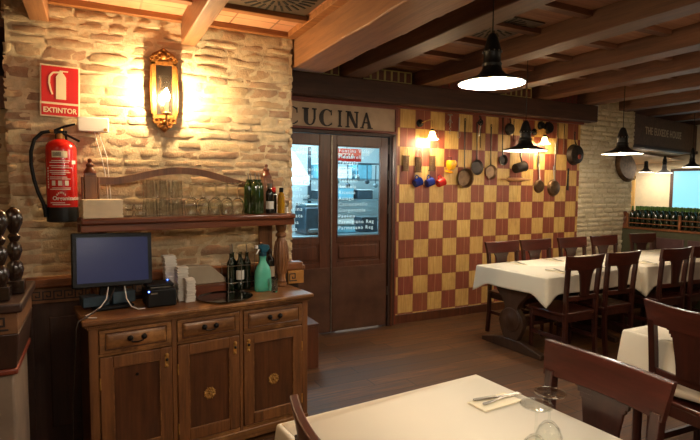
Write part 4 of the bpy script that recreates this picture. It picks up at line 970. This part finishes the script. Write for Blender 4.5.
pan('ladle', 'long handled round skimmer hanging right of the largest copper pan', 4.11, 1.785, .088, .42, 'darkpan', .03)
pan('ladle', 'long handled copper skimmer hanging right of the round dark skimmer', 4.33, 1.735, .085, .46, 'copper', .03)
pan('ladle', 'small dark ladle hanging left of the pendant lamp edge', 4.515, 1.885, .062, .46, 'darkpan', .04)
t = thing('saucepan', 'dark round saucepan hanging sideways under the pendant lamp', 'saucepan', (4.775, YW-.06, 1.80)); t['group'] = 'pans and ladles on the checker wall'
obj('vessel', MB().xf(Matrix.Rotation(radians(78), 4, 'Y')).lathe([(.001, -.085), (.055, -.085), (.06, -.075), (.062, .07), (.066, .075), (.058, .072), (.055, -.07), (.001, -.075)], 28), 'darkpan', t)
obj('handle', MB().tube([(.03, 0, .055), (.02, .02, .15), (.015, .04, .34)], .010, 8), 'iron', t); obj('hook', MB().tube([(.015, .058, .36), (.015, .03, .36), (.015, .035, .34)], .003, 6), 'iron', t)
t = thing('rolling_pin', 'wooden rolling pin mounted level on the checker wall', 'rolling pin', (4.735, YW-.04, 1.648))
obj('roller', MB().tube([(-.15, 0, 0), (-.14, 0, 0), (.14, 0, 0), (.15, 0, 0)], [.018, .024, .024, .018], 16), 'rolling', t)
for s_ in (-1, 1): obj('grip', MB().tube([(s_*.15, 0, 0), (s_*.19, 0, 0), (s_*.25, 0, .002)], [.008, .012, .007], 10), 'rolling', t)
obj('bracket', MB().tube([(-.10, .038, .03), (-.10, 0, .03), (-.10, -.02, 0), (-.10, 0, -.026), (-.10, .038, -.026)], .003, 6).tube([(.10, .038, .03), (.10, 0, .03), (.10, -.02, 0), (.10, 0, -.026), (.10, .038, -.026)], .003, 6), 'iron', t)
pan('frying_pan', 'smaller of two copper frying pans hanging low on the checker wall', 5.165, 1.565, .085, .20, 'copper', .035, face='out', handle='steel', ang=-4)
pan('frying_pan', 'larger of two copper frying pans hanging low near the brick pillar', 5.435, 1.545, .108, .16, 'copper', .035, face='out', handle='steel', ang=-3)
t = thing('cleaver', 'small steel cleaver blade hanging left of the frying pans', 'cleaver', (5.14, YW-.015, 1.98)); t['group'] = 'knives on the checker wall'
obj('blade', MB().prism([(-.02, -.16), (.02, -.15), (.022, -.01), (-.018, 0)], -.002, .002), 'steel', t); obj('grip', MB().tube([(0, 0, 0), (0, 0, .08)], .009, 10), 'darkpan', t)
t = thing('knife_sharpener', 'dark flat steel hanging right of the larger frying pan', 'sharpener', (5.70, YW-.012, 1.52)); t['group'] = 'knives on the checker wall'
obj('blade', MB().prism([(-.022, .0), (.02, -.01), (.016, .20), (-.012, .20)], -.004, .004), 'darkpan', t, .002); obj('grip', MB().tube([(.002, 0, .20), (.002, 0, .29)], .011, 10), 'iron', t)
t = thing('meat_hook', 'thin steel fork hanging above the larger frying pan', 'fork', (5.44, YW-.012, 1.82)); t['group'] = 'knives on the checker wall'
obj('shaft', MB().tube([(0, 0, 0), (0, 0, .30)], .004, 8).tube([(0, 0, .02), (-.014, 0, .0), (-.014, 0, -.06)], .003, 6).tube([(0, 0, .02), (.014, 0, 0), (.014, 0, -.06)], .003, 6), 'steel', t); obj('ring', MB().torus((0, 0, .312), .012, .003, 14, 6, 'y'), 'steel', t)
t = thing('corkscrew', 'steel corkscrew hanging between the lamp and the long copper pan', 'corkscrew', (3.70, YW-.02, 2.16)); t['group'] = 'tools along the top of the checker wall'
obj('shaft', MB().tube([(.012*cos(i*.9), .004*sin(i*.9), i*.006) for i in range(18)], .003, 6).tube([(0, 0, .10), (0, 0, .22)], .006, 8), 'steel', t); obj('grip', MB().tube([(-.035, 0, .13), (0, 0, .18), (.035, 0, .13)], .005, 8).tube([(-.03, 0, .222), (.03, 0, .222)], .009, 10), 'steel', t)
t = thing('whisk', 'thin metal whisk hanging left of the long handled copper pan', 'whisk', (3.83, YW-.025, 2.12)); t['group'] = 'tools along the top of the checker wall'
mb = MB()
for k in range(4):
    a = k*pi/4; mb.tube([(.022*sin(pi*j/8)*cos(a), .018*sin(pi*j/8)*sin(a), .11-.11*cos(pi*j/8*.5)*1.0) for j in range(9)], .0015, 5)
obj('wires', mb, 'steel', t); obj('grip', MB().tube([(0, 0, .11), (0, 0, .24)], .006, 8), 'steel', t)
t = thing('mincer', 'dark cast mincer wheel hanging under the beam', 'mincer', (4.13, YW-.05, 2.32)); t['group'] = 'tools along the top of the checker wall'
obj('wheel', MB().torus((0, 0, 0), .032, .007, 20, 8, 'y').ball((0, 0, 0), .018).tube([(-.03, 0, 0), (.03, 0, 0)], .005, 6), 'iron', t); obj('stem', MB().tube([(0, .01, .03), (0, .02, .08)], .008, 8), 'iron', t); obj('fork_tail', MB().tube([(0, 0, -.02), (-.005, .02, -.16)], .005, 8), 'steel', t)
pan('pot_lid', 'round dark lid hanging left of the pendant lamp neck', 4.63, 2.27, .072, .06, 'darkpan', .035, cat='lid', face='out')
pan('pot_lid', 'dark colander lid hanging under the beam, right one of the close pair', 5.30, 2.325, .072, .05, 'iron', .045, cat='lid', face='out')
pan('pot_lid', 'small dark lid hanging under the beam, left one of the close pair', 5.165, 2.345, .052, .04, 'iron', .04, cat='lid', face='out')
t = pan('colander', 'dark round colander with a reddish centre hanging by the brick pillar', 5.80, 1.995, .135, .14, 'darkpan', .07, cat='colander', face='out')
obj('red_boss', MB().ball((.03, -.075, -.03), .035, 12, (1, .4, 1)), 'redbrown', t)
for k, (x, z0, z1) in enumerate(((4.17, 2.02, 2.40), (4.70, 2.12, 2.40), (4.93, 2.1, 2.40), (5.48, 2.0, 2.40), (5.60, 2.0, 2.40))):
    t = thing('skewer', ('thin long skewer hanging beside the mincer', 'thin long skewer left of the pendant neck', 'thin long skewer right of the pendant neck', 'left thin skewer of the two before the colander', 'right thin skewer of the two before the colander')[k], 'skewer', (x, YW-.01, z0), group='skewers hanging from the beam')
    obj('rod', MB().tube([(0, 0, 0), (0, 0, z1-z0-.03)], .004, 6, .005), 'darkpan', t); obj('ring', MB().torus((0, 0, z1-z0-.018), .012, .003, 12, 6, 'y'), 'darkpan', t)
# round pan on pillar
t = thing('paella_pan', 'large dark round pan hanging flat on the pale brick pillar', 'pan', (6.85, YW-.03, 1.86))
obj('vessel', MB().xf(Matrix.Rotation(radians(20), 4, 'Y') @ rotx()).xf(Matrix.Rotation(radians(38), 4, 'Y') @ Matrix.Diagonal((1.12, 1, .86, 1)) @ rotx()).lathe([(.001, .05), (.18, .05), (.22, .012), (.23, .010), (.215, .008), (.175, .042), (.001, .042)], 40), 'copper', t)
for s_ in (-1, 1): obj('handle', MB().xf(Matrix.Rotation(radians(38), 4, 'Y')).torus((s_*.25, -.012, 0), .03, .006, 16, 6, 'y'), 'iron', t)

# ================================================================ PENDANTS
def pendant(lb_, x, y, z, r, ceil, energy, grp='black industrial pendant lamps'):
    t = thing('pendant_lamp', lb_, 'pendant lamp', (x, y, z), group=grp); k = r/.2
    pr = [(r, 0), (r*1.01, .004), (r*.9, .013), (r*.62, .032), (r*.42, .048), (r*.31, .072), (r*.27, .10)]
    obj('shade', MB().lathe(pr, 40, cap=False), 'iron', t)
    obj('shade_lining', MB().lathe([(a*.985, b-.003) for a, b in pr], 40, cap=False), 'enamel', t, label='white enamel inside of the shade')
    obj('lamp_neck', MB().lathe([(r*.28, .095), (r*.30, .11), (r*.26, .12), (r*.25, .165), (r*.28, .178), (r*.26, .19), (r*.17, .25), (r*.12, .275), (r*.05, .285)], 24), 'iron', t)
    mb = MB()
    for q in range(12):
        a = 2*pi*q/12; mb.ball((r*.285*cos(a), r*.285*sin(a), .178), r*.022, 8)
    obj('vent_studs', mb, 'steel', t)
    obj('bulb', MB().ball((0, 0, .045), r*.24, 16), 'bulb', t)
    obj('cord', MB().tube([(0, 0, .28), (0, 0, ceil-z-.025)], .004, 6), 'iron', t)
    obj('ceiling_hook', MB().lathe([(.03, -.03), (.032, -.012), (.02, 0)], 14, (0, 0, ceil-z-.001)), 'iron', t)
    light('pendant_light', 'POINT', (x, y, z-.01), energy, LAMP, .05)
pendant('bright black pendant lamp hanging nearest the camera under the joists', 2.055, 2.27, 2.145, .19, 2.81, E_PEND)
pendant('black pendant lamp hanging before the checker wall pans', 3.72, 3.62, 1.905, .205, 2.81, E_PEND*.8)
pendant('black pendant lamp hanging before the pale brick pillar', 5.16, 3.62, 1.925, .205, 2.64+.17, E_PEND*.8)
pendant('black pendant lamp hanging over the near white table above the view', .95, .55, 2.12, .19, 2.60, E_NEAR)
for x, y, z, lb_ in ((9.0, 5.83, 1.845, 'left small pendant lamp in the far room'), (8.6, 5.25, 1.81, 'middle small pendant lamp in the far room'), (7.9, 4.417, 1.87, 'small pendant lamp hanging in front of the bright far window')):
    pendant(lb_, x, y, z, .125, 2.05 if x > 8 else 2.81, 9, 'pendant lamps in the far room')

# ceiling ventilation grilles
def grille(lb_, x, y, z, r):
    t = thing('ceiling_grille', lb_, 'grille', (x, y, z), group='round slotted ceiling grilles')
    obj('plate', MB().box(-r*1.05, r*1.05, -r*.95, r*.95, .0, .01), 'grille', t, .002)
    mb = MB()
    for ring, (r0, r1, n) in enumerate(((r*.28, r*.52, 16), (r*.58, r*.92, 28))):
        for q in range(n):
            a = 2*pi*q/n; mb.xf(Matrix.Rotation(a, 4, 'Z')).box(r0, r1, -r*.028, r*.028, -.003, .0)
    mb.xf(Matrix.Identity(4)); obj('slots', mb, 'grilled', t); obj('hub', MB().lathe([(r*.14, -.004), (r*.12, -.010), (.002, -.012)], 20), 'grille', t)
grille('round slotted grille in the bar ceiling beside the great beam', .93, 2.74, 2.588, .24)
grille('round slotted grille between the joists above the bright pendant', 2.83, 3.12, 2.80, .27)

# small jars lined up on the lintel between the joists
k = 0
jr = None
for (xa, xb, lb_, m1) in ((1.80, 2.24, 'between great beam and first joist', 'jarg'), (2.50, 3.17, 'between first and second joist', 'jarg'), (3.43, 4.10, 'left of the bright pendant rim', 'jarr'), (4.36, 4.91, 'behind the bright pendant', 'jarg'), (5.18, 5.76, 'before the brick pillar', 'jarr')):
    if 'jarg' not in M: M['jarg'] = plain('dull yellow green glaze', (170, 156, 92), .45, 0, var=.2); M['jarr'] = plain('dull red glaze', (118, 44, 36), .45, 0, var=.2); M['jarf'] = plain('brown tile field', (96, 56, 40), .5, 0, var=.3)
    n = int((xb-xa)/.085)
    for q in range(n):
        t = thing('painted_tile', 'painted ceramic tile, %s of the row on the lintel %s' % (('first','second','third','fourth','fifth','sixth','seventh','eighth')[q], lb_), 'tile', (xa+.045+q*.085, 4.665, 2.651), group='painted tiles standing on the lintel')
        obj('border', MB().box(-.040, -.030, -.006, .006, 0, .125).box(.030, .040, -.006, .006, 0, .125).box(-.030, .030, -.006, .006, 0, .012).box(-.030, .030, -.006, .006, .113, .125), m1, t, .002)
        obj('field', MB().box(-.030, .030, -.003, .004, .012, .113), 'jarf', t)

# ================================================================ TABLES
def cloth(name, lb_, x0, x1, y0, y1, z, drop, seed, loc, rz, grp, tip=.09, amp=.012):
    rn = random.Random(seed); per = []; n = 28
    cs = [(x0, y0), (x1, y0), (x1, y1), (x0, y1)]
    for k in range(4):
        a, b = Vector(cs[k]), Vector(cs[(k+1) % 4]); d = (b-a); L = d.length; d /= L; nr = Vector((d.y, -d.x)); m_ = max(8, int(L/.03))
        for i in range(m_):
            s = L*i/m_; per.append((a+d*s, nr, s, L, k))
    ph = [rn.uniform(0, 6.3) for _ in range(6)]
    rings = []; prof = [(-.012, .0, 0), (-.003, -.001, 0), (.001, -.005, 0), (.003, -.014, 0)]+[(.004, 0, f) for f in (.15, .3, .45, .6, .75, .9, 1.0)]
    c0 = Vector(((x0+x1)/2, (y0+y1)/2))
    for off, dz, f in prof:
        row = []
        for p, nr, s, L, k in per:
            e = min(s, L-s); cn = max(0, 1-e/.17)**1.5
            pn = nr
            if e < .0001: q = (p-c0); pn = Vector((1 if q.x > 0 else -1, 1 if q.y > 0 else -1)).normalized()*1.3
            elif e < .06:
                q = (p-c0); dg = Vector((1 if q.x > 0 else -1, 1 if q.y > 0 else -1)).normalized(); w2 = 1-e/.06; pn = nr*(1-w2*.6)+dg*w2*.6
            o_ = off; zz = z+dz
            if f: 
                g = s*9+k*1.7; fold = (sin(g+ph[k])*.6+sin(g*1.9+ph[k+1])*.4)
                o_ = off+f*(amp*(.6+fold*(1-cn))+.022*cn); zz = z-.014-f*(drop+tip*cn+.006*sin(s*5+ph[k]))
            row.append((p.x+pn.x*o_, p.y+pn.y*o_, zz))
        row.append(row[0]); rings.append(row)
    mb = MB().strip(rings); mb.add(rings[0][:-1], [tuple(range(len(rings[0])-1))])
    o = obj(name, mb, 'cloth', None, ang=70); s_ = o.modifiers.new('solid', 'SOLIDIFY'); s_.thickness = .0015; s_.offset = -1
    tag(o, lb_, 'tablecloth', grp, loc, rz); return o
def trestle(lb_, loc, rz, L, Wt, grp='trestle tables'):
    t = thing('trestle_table', lb_, 'table', loc, rz, grp)
    obj('tabletop', MB().box(0, L, 0, Wt, .715, .754), 'trestle', t, .004)
    for x in (.06, L-.20):
        pl = [(Wt*.5-.22, .68), (Wt*.5-.19, .56), (Wt*.5-.10, .46), (Wt*.5-.07, .40), (Wt*.5-.13, .33), (Wt*.5-.15, .26), (Wt*.5-.12, .17), (Wt*.5-.08, .10), (Wt*.5+.08, .10), (Wt*.5+.12, .17), (Wt*.5+.15, .26), (Wt*.5+.13, .33), (Wt*.5+.07, .40), (Wt*.5+.10, .46), (Wt*.5+.19, .56), (Wt*.5+.22, .68)]
        q = obj('leg', MB().xf(Matrix.Translation((x, 0, 0)) @ Matrix.Rotation(pi/2, 4, 'Z')).prism(pl, -.03, .03), 'trestle', t, .004)
        obj('carved_disc', MB().xf(Matrix.Translation((x-.03, Wt*.5, .29)) @ Matrix.Rotation(-pi/2, 4, 'Y')).lathe([(.115, 0), (.11, .008), (.06, .010), (.05, .016), (.001, .018)], 32), 'trestle', q)
        obj('foot', MB().xf(Matrix.Translation((x, 0, 0)) @ Matrix.Rotation(pi/2, 4, 'Z')).prism([(Wt*.06, 0), (Wt*.94, 0), (Wt*.94, .04), (Wt*.8, .07), (Wt*.65, .10), (Wt*.35, .10), (Wt*.2, .07), (Wt*.06, .04)], -.035, .035), 'trestle', t, .004)
        obj('top_cleat', MB().box(x-.035, x+.035, Wt*.1, Wt*.9, .68, .715), 'trestle', t, .003)
    obj('stretcher', MB().box(.19, L-.23, Wt*.5-.02, Wt*.5+.02, .20, .29), 'trestle', t, .003)
    return t
TZ = .757
R1 = radians(3)
trestle('long trestle table under the left cloth with carved disc on its end leg', (3.51, 3.125, 0), R1, 1.36, .83)
cloth('tablecloth', 'white cloth on the left part of the long table, corner tips hanging', 0, 1.37, 0, .85, TZ+.003, .15, 5, (3.503, 3.115, 0), R1, 'cloths on the long table', .10, .005)
trestle('trestle table under the right cloth ending at the green partition', (4.99, 3.17, 0), 0, 1.62, .82)
cloth('tablecloth', 'white cloth on the right part of the long table by the partition', 0, 1.68, 0, .86, TZ+.006, .19, 6, (4.935, 3.145, 0), 0, 'cloths on the long table', .10, .006)
def plain_table(lb_, x0, x1, y0, y1, loc, rz):
    t = thing('dining_table', lb_, 'table', loc, rz, 'small dining tables')
    obj('tabletop', MB().box(x0, x1, y0, y1, .712, .746), 'chairx', t, .004)
    for x in (x0+.05, x1-.05):
        for y in (y0+.05, y1-.05): obj('leg', MB().tube([(x, y, 0), (x, y, .712)], .022, 12, .03), 'chair', t)
    obj('apron', MB().box(x0+.05, x1-.05, y0+.04, y0+.06, .63, .712).box(x0+.05, x1-.05, y1-.06, y1-.04, .63, .712).box(x0+.04, x0+.06, y0+.05, y1-.05, .63, .712).box(x1-.06, x1-.04, y0+.05, y1-.05, .63, .712), 'chair', t)
RN = radians(4)
NT = (1.445, 1.645)
def nt(dx, dy, z=0):
    v = Matrix.Rotation(RN, 4, 'Z') @ Vector((dx, dy, 0)); return (NT[0]+v.x, NT[1]+v.y, z)
plain_table('dining table under the nearest white cloth', -.905, -.01, -1.28, -.01, (NT[0], NT[1], 0), RN)
cloth('tablecloth', 'off white cloth of the nearest table in the foreground', -.915, 0, -1.3, 0, .7495, .26, 9, (NT[0], NT[1], 0), RN, 'cloths on the small tables', .05, .010)
plain_table('dining table under the cloth at the right edge behind the near chair', .01, .85, -1.0, -.01, (2.67, 1.81, 0), 0)
cloth('tablecloth', 'off white cloth of the table at the right edge', 0, .86, -1.01, 0, .7495, .25, 12, (2.665, 1.815, 0), 0, 'cloths on the small tables', .05, .012)

# ================================================================ CHAIRS
def make_chair(lb_, loc, rz):
    t = thing('dining_chair', lb_, 'chair', loc, rz, 'mahogany dining chairs')
    mb = MB(); rows = []
    pts = [(-.215, -.205), (-.22, .19), (-.20, .215), (.20, .215), (.22, .19), (.215, -.205)]
    mb.add([(x, y, .43) for x, y in pts]+[(x, y, .455) for x, y in pts], [(5, 4, 3, 2, 1, 0), (6, 7, 8, 9, 10, 11)]+[(i, (i+1) % 6, (i+1) % 6+6, i+6) for i in range(6)])
    obj('seat', mb, 'chairx', t, .006)
    obj('seat_frame', MB().box(-.19, .19, .17, .19, .37, .43).box(-.19, .19, -.20, -.18, .37, .43).box(-.195, -.175, -.19, .18, .37, .43).box(.175, .195, -.19, .18, .37, .43), 'chair', t, .003)
    def post(s_):
        P = [(s_*.192, -.225, 0), (s_*.194, -.205, .22), (s_*.195, -.200, .43), (s_*.198, -.204, .60), (s_*.201, -.214, .75), (s_*.204, -.224, .86)]
        rows = []
        for x, y, z in P: rows.append([(x-.016, y-.019, z), (x+.016, y-.019, z), (x+.016, y+.019, z), (x-.016, y+.019, z), (x-.016, y-.019, z)])
        mb = MB().strip(rows); mb.add(rows[0][:4], [(0, 1, 2, 3)]); mb.add(rows[-1][:4], [(3, 2, 1, 0)]); return mb
    for s_ in (-1, 1):
        obj('back_post', post(s_), 'chair', t, .004)
        obj('leg', MB().tube([(s_*.185, .175, 0), (s_*.185, .175, .43)], .017, 4, .024), 'chair', t, .002)
    def rail(z0, z1, hw0, hw1, y0, y1, th=.011, nx=16, sag=.028, bevel=.004, arch=0.0):
        rows = []
        for i in range(nx+1):
            u = -1+2*i/nx; s_ = sag*(1-u*u); a = arch*(1-u*u)
            rows.append([(u*hw0, y0-s_-th, z0), (u*hw1, y1-s_-th, z1-a), (u*hw1, y1-s_+th, z1-a), (u*hw0, y0-s_+th, z0), (u*hw0, y0-s_-th, z0)])
        mb = MB().strip(rows); mb.add(rows[0][:4], [(0, 1, 2, 3)]); mb.add(rows[-1][:4], [(3, 2, 1, 0)]); return mb
    obj('crest_rail', rail(.838, .965, .226, .242, -.216, -.238, .013, 20, .030, arch=.006), 'chairx', t, .004)
    obj('lower_rail', rail(.565, .605, .194, .194, -.200, -.204, .009, 12, .018), 'chairx', t, .003)
    sh = [(.605, .058), (.66, .060), (.72, .068), (.77, .076), (.800, .080), (.800, .088), (.815, .088), (.815, .098), (.832, .098), (.832, .108), (.845, .112)]
    rows = []
    for z, hw_ in sh:
        f_ = (z-.605)/.24; yc = -.210-.010*f_-.024; rows.append([(-hw_, yc-.006-.0, z), (-hw_*.4, yc-.012, z), (hw_*.4, yc-.012, z), (hw_, yc-.006, z), (hw_, yc+.006, z), (hw_*.4, yc, z), (-hw_*.4, yc, z), (-hw_, yc+.006, z), (-hw_, yc-.006, z)])
    mb = MB().strip(rows); mb.add(rows[0][:8], [tuple(range(8))]); mb.add(rows[-1][:8], [tuple(range(7, -1, -1))])
    obj('splat', mb, 'chair', t)
    for a_, b_ in ((-.19, -.172), (.172, .19)): obj('stretcher', MB().box(a_, b_, -.21, .17, .20, .235), 'chair', t, .002)
    obj('front_stretcher', MB().box(-.17, .17, .165, .183, .26, .295), 'chair', t, .002)
    return t
ch = make_chair('dining chair at the right side of the nearest table, its back to the camera right', (1.315, 1.125, 0), radians(90))
C = lambda x, y, a, l: dup(ch, (x, y, 0), radians(a), l)
C(.715, 1.05, -92, 'dining chair cut by the bottom edge at the left side of the nearest table')
C(2.83, 1.405, -93, 'dining chair before the cloth at the right edge of the photo')
C(1.94, .66, -84, 'dining chair of which only a sliver shows at the lower right corner')
C(3.82, 3.215, 1, 'first dining chair from the left on the near side of the long table')
C(4.37, 3.24, 1, 'second dining chair from the left on the near side of the long table')
C(5.16, 3.225, 0, 'third dining chair from the left on the near side of the long table')
C(5.69, 3.225, -1, 'fourth dining chair from the left on the near side of the long table')
C(3.95, 3.89, 181, 'first dining chair from the left on the checker wall side of the long table')
C(4.46, 3.90, 181, 'second dining chair from the left on the checker wall side of the long table')
C(5.05, 3.90, 180, 'third dining chair from the left on the checker wall side of the long table')
C(5.62, 3.90, 180, 'fourth dining chair from the left on the checker wall side, before the pillar')
C(6.36, 3.90, 176, 'last dining chair on the far side beside the green partition')

# ================================================================ PLACE SETTINGS
def knife_mb():
    return MB().prism([(-.005, -.10), (.006, -.10), (.008, -.03), (.009, .0), (-.007, .0)], 0, .0015).prism([(-.006, .0), (.008, .0), (.010, .08), (.006, .105), (-.004, .105), (-.008, .08)], -.0015, .003)
def flat(mb):  # prism xz -> lie on table: rotate so z->y, y->z
    return mb
def knife(lb_, loc, rz, grp):
    t = thing('table_knife', lb_, 'knife', loc, rz, grp); X = Matrix.Rotation(-pi/2, 4, 'X') @ Matrix.Diagonal((1, 1, -1, 1))
    obj('blade', MB().xf(X).prism([(-.004, -.10), (.003, -.105), (.009, -.07), (.009, .0), (-.006, .0)], -.003, -.001), 'steel', t)
    obj('grip', MB().xf(X).prism([(-.006, .0), (.008, .0), (.010, .07), (.007, .10), (-.005, .10), (-.008, .07)], -.006, -.001), 'steel', t, .0015); return t
def fork(lb_, loc, rz, grp):
    t = thing('table_fork', lb_, 'fork', loc, rz, grp); X = Matrix.Rotation(-pi/2, 4, 'X') @ Matrix.Diagonal((1, 1, -1, 1))
    mb = MB().xf(X)
    for i in range(4): mb.box(-.010+i*.0058, -.0075+i*.0058, -.004, -.002, -.10, -.055)
    mb.prism([(-.010, -.058), (.0105, -.058), (.009, -.04), (.004, -.025), (-.004, -.025), (-.009, -.04)], -.004, -.002)
    obj('tines', mb, 'steel', t)
    obj('grip', MB().xf(X).prism([(-.003, -.027), (.003, -.027), (.003, .03), (.008, .09), (.004, .10), (-.004, .10), (-.008, .09), (-.003, .03)], -.005, -.002), 'steel', t); return t
def napkin(lb_, loc, rz, w_, l_, grp):
    t = thing('paper_napkin', lb_, 'napkin', loc, rz, grp); obj('folded_sheet', MB().box(-w_/2, w_/2, -l_/2, l_/2, 0, .003), 'napkin', t, .001); obj('top_fold', MB().box(-w_/2+.002, w_/2, -l_/2, l_/2-.004, .0032, .005), 'napkin', t, .0008); return t
c = (1.31, 1.385)
n0 = napkin('folded cream napkin under knife and fork on the nearest table', (c[0], c[1], .7525), radians(3), .19, .09, 'cream napkins')
k0 = knife('table knife resting on the napkin on the nearest table', (c[0]-.005, c[1]+.028, .760), radians(-78-8), 'table knives')
f0 = fork('table fork crossing under the knife on the nearest table', (c[0]-.02, c[1]+.006, .7585), radians(-60-8), 'table forks')
k0.rotation_euler = (0, 0, radians(-97)); f0.rotation_euler = (0, 0, radians(-84)); k0.location = (1.335, 1.405, .760); f0.location = (1.345, 1.385, .7585)
i = 0
for side, ys, base in (('checker wall', 3.83, 0), ('near', 3.30, 180)):
    xs = (3.88, 4.42, 5.05, 5.62, 6.3) if base == 0 else (3.86, 4.42, 5.16, 5.70)
    for q, x in enumerate(xs):
        y = ys+(.03 if x < 4.9 else 0)*(1 if base == 0 else 1); z = TZ+.006+(.003 if x > 4.9 else 0)+.001
        w8 = '%s chair on the %s side of the long table' % (('first', 'second', 'third', 'fourth', 'fifth')[q], side)
        dup(n0, (x, y-.02, z), radians(98), 'cream napkin laid for the '+w8)
        dup(k0, (x+.03, y-.02, z+.0075), radians(160), 'table knife laid for the '+w8)
        dup(f0, (x-.02, y-.02, z+.0065), radians(200), 'table fork laid for the '+w8)
def bigglass(lb_, x, y, s=1.0):
    t = thing('wine_glass', lb_, 'wine glass', (x, y, .7515), group='upturned wine glasses on the nearest table'); wineglass_parts(t, True, s, .195, 'glasst', .043); return t
bigglass('upturned wine glass on the nearest table, closer to the camera', 1.088, .987, 1.0)
bigglass('upturned wine glass on the nearest table, closer to the chair', 1.19, 1.03, 1.0)

# ================================================================ BOTTLE SHELF
b0 = None
ORD = 'first second third fourth fifth sixth seventh eighth ninth tenth eleventh twelfth thirteenth fourteenth fifteenth sixteenth seventeenth eighteenth nineteenth twentieth twentyfirst twentysecond twentythird twentyfourth'.split()
for r in range(3):
    for q in range(24):
        y = 4.66-q*.083; x = XP+.055+r*.088
        lb_ = 'dark wine bottle in the %s row of the partition shelf, %s from the brick pillar' % (('front', 'middle', 'back')[r], ORD[q])
        if b0 is None:
            b0 = thing('wine_bottle', lb_, 'bottle', (x, y, 1.002), group='wine bottles on the partition, front row')
            lath('glass_body', [(.034, 0), (.037, .005), (.037, .185), (.030, .208), (.014, .235), (.0135, .262)], 'bottleg', b0, 14); lath('capsule', [(.0140, .240), (.0145, .245), (.0145, .292), (.012, .295)], 'foil', b0, 12)
        else: dup(b0, (x, y, 1.002), None, lb_, 'wine bottles on the partition, %s row' % ('front', 'middle', 'back')[r])
t = thing('bottle_rail', 'wooden guard rail with two bars in front of the wine bottles', 'rail', (XP-.005, 4.70, 1.001))
for z in (.055, .125): obj('bar', MB().tube([(0, .0, z), (0, -2.3, z)], .007, 8), 'trim', t)
for y in (-.01, -.74, -1.46, -2.2): obj('post', MB().box(-.012, .012, y-.014, y+.014, 0, .19), 'trim', t, .002)
obj('end_post', MB().lathe([(.025, 0), (.025, .05), (.016, .06), (.026, .09), (.022, .13), (.014, .15), (.026, .18), (.026, .21), (.01, .22)], 16, (.0, .03, 0)), 'shelf', t)
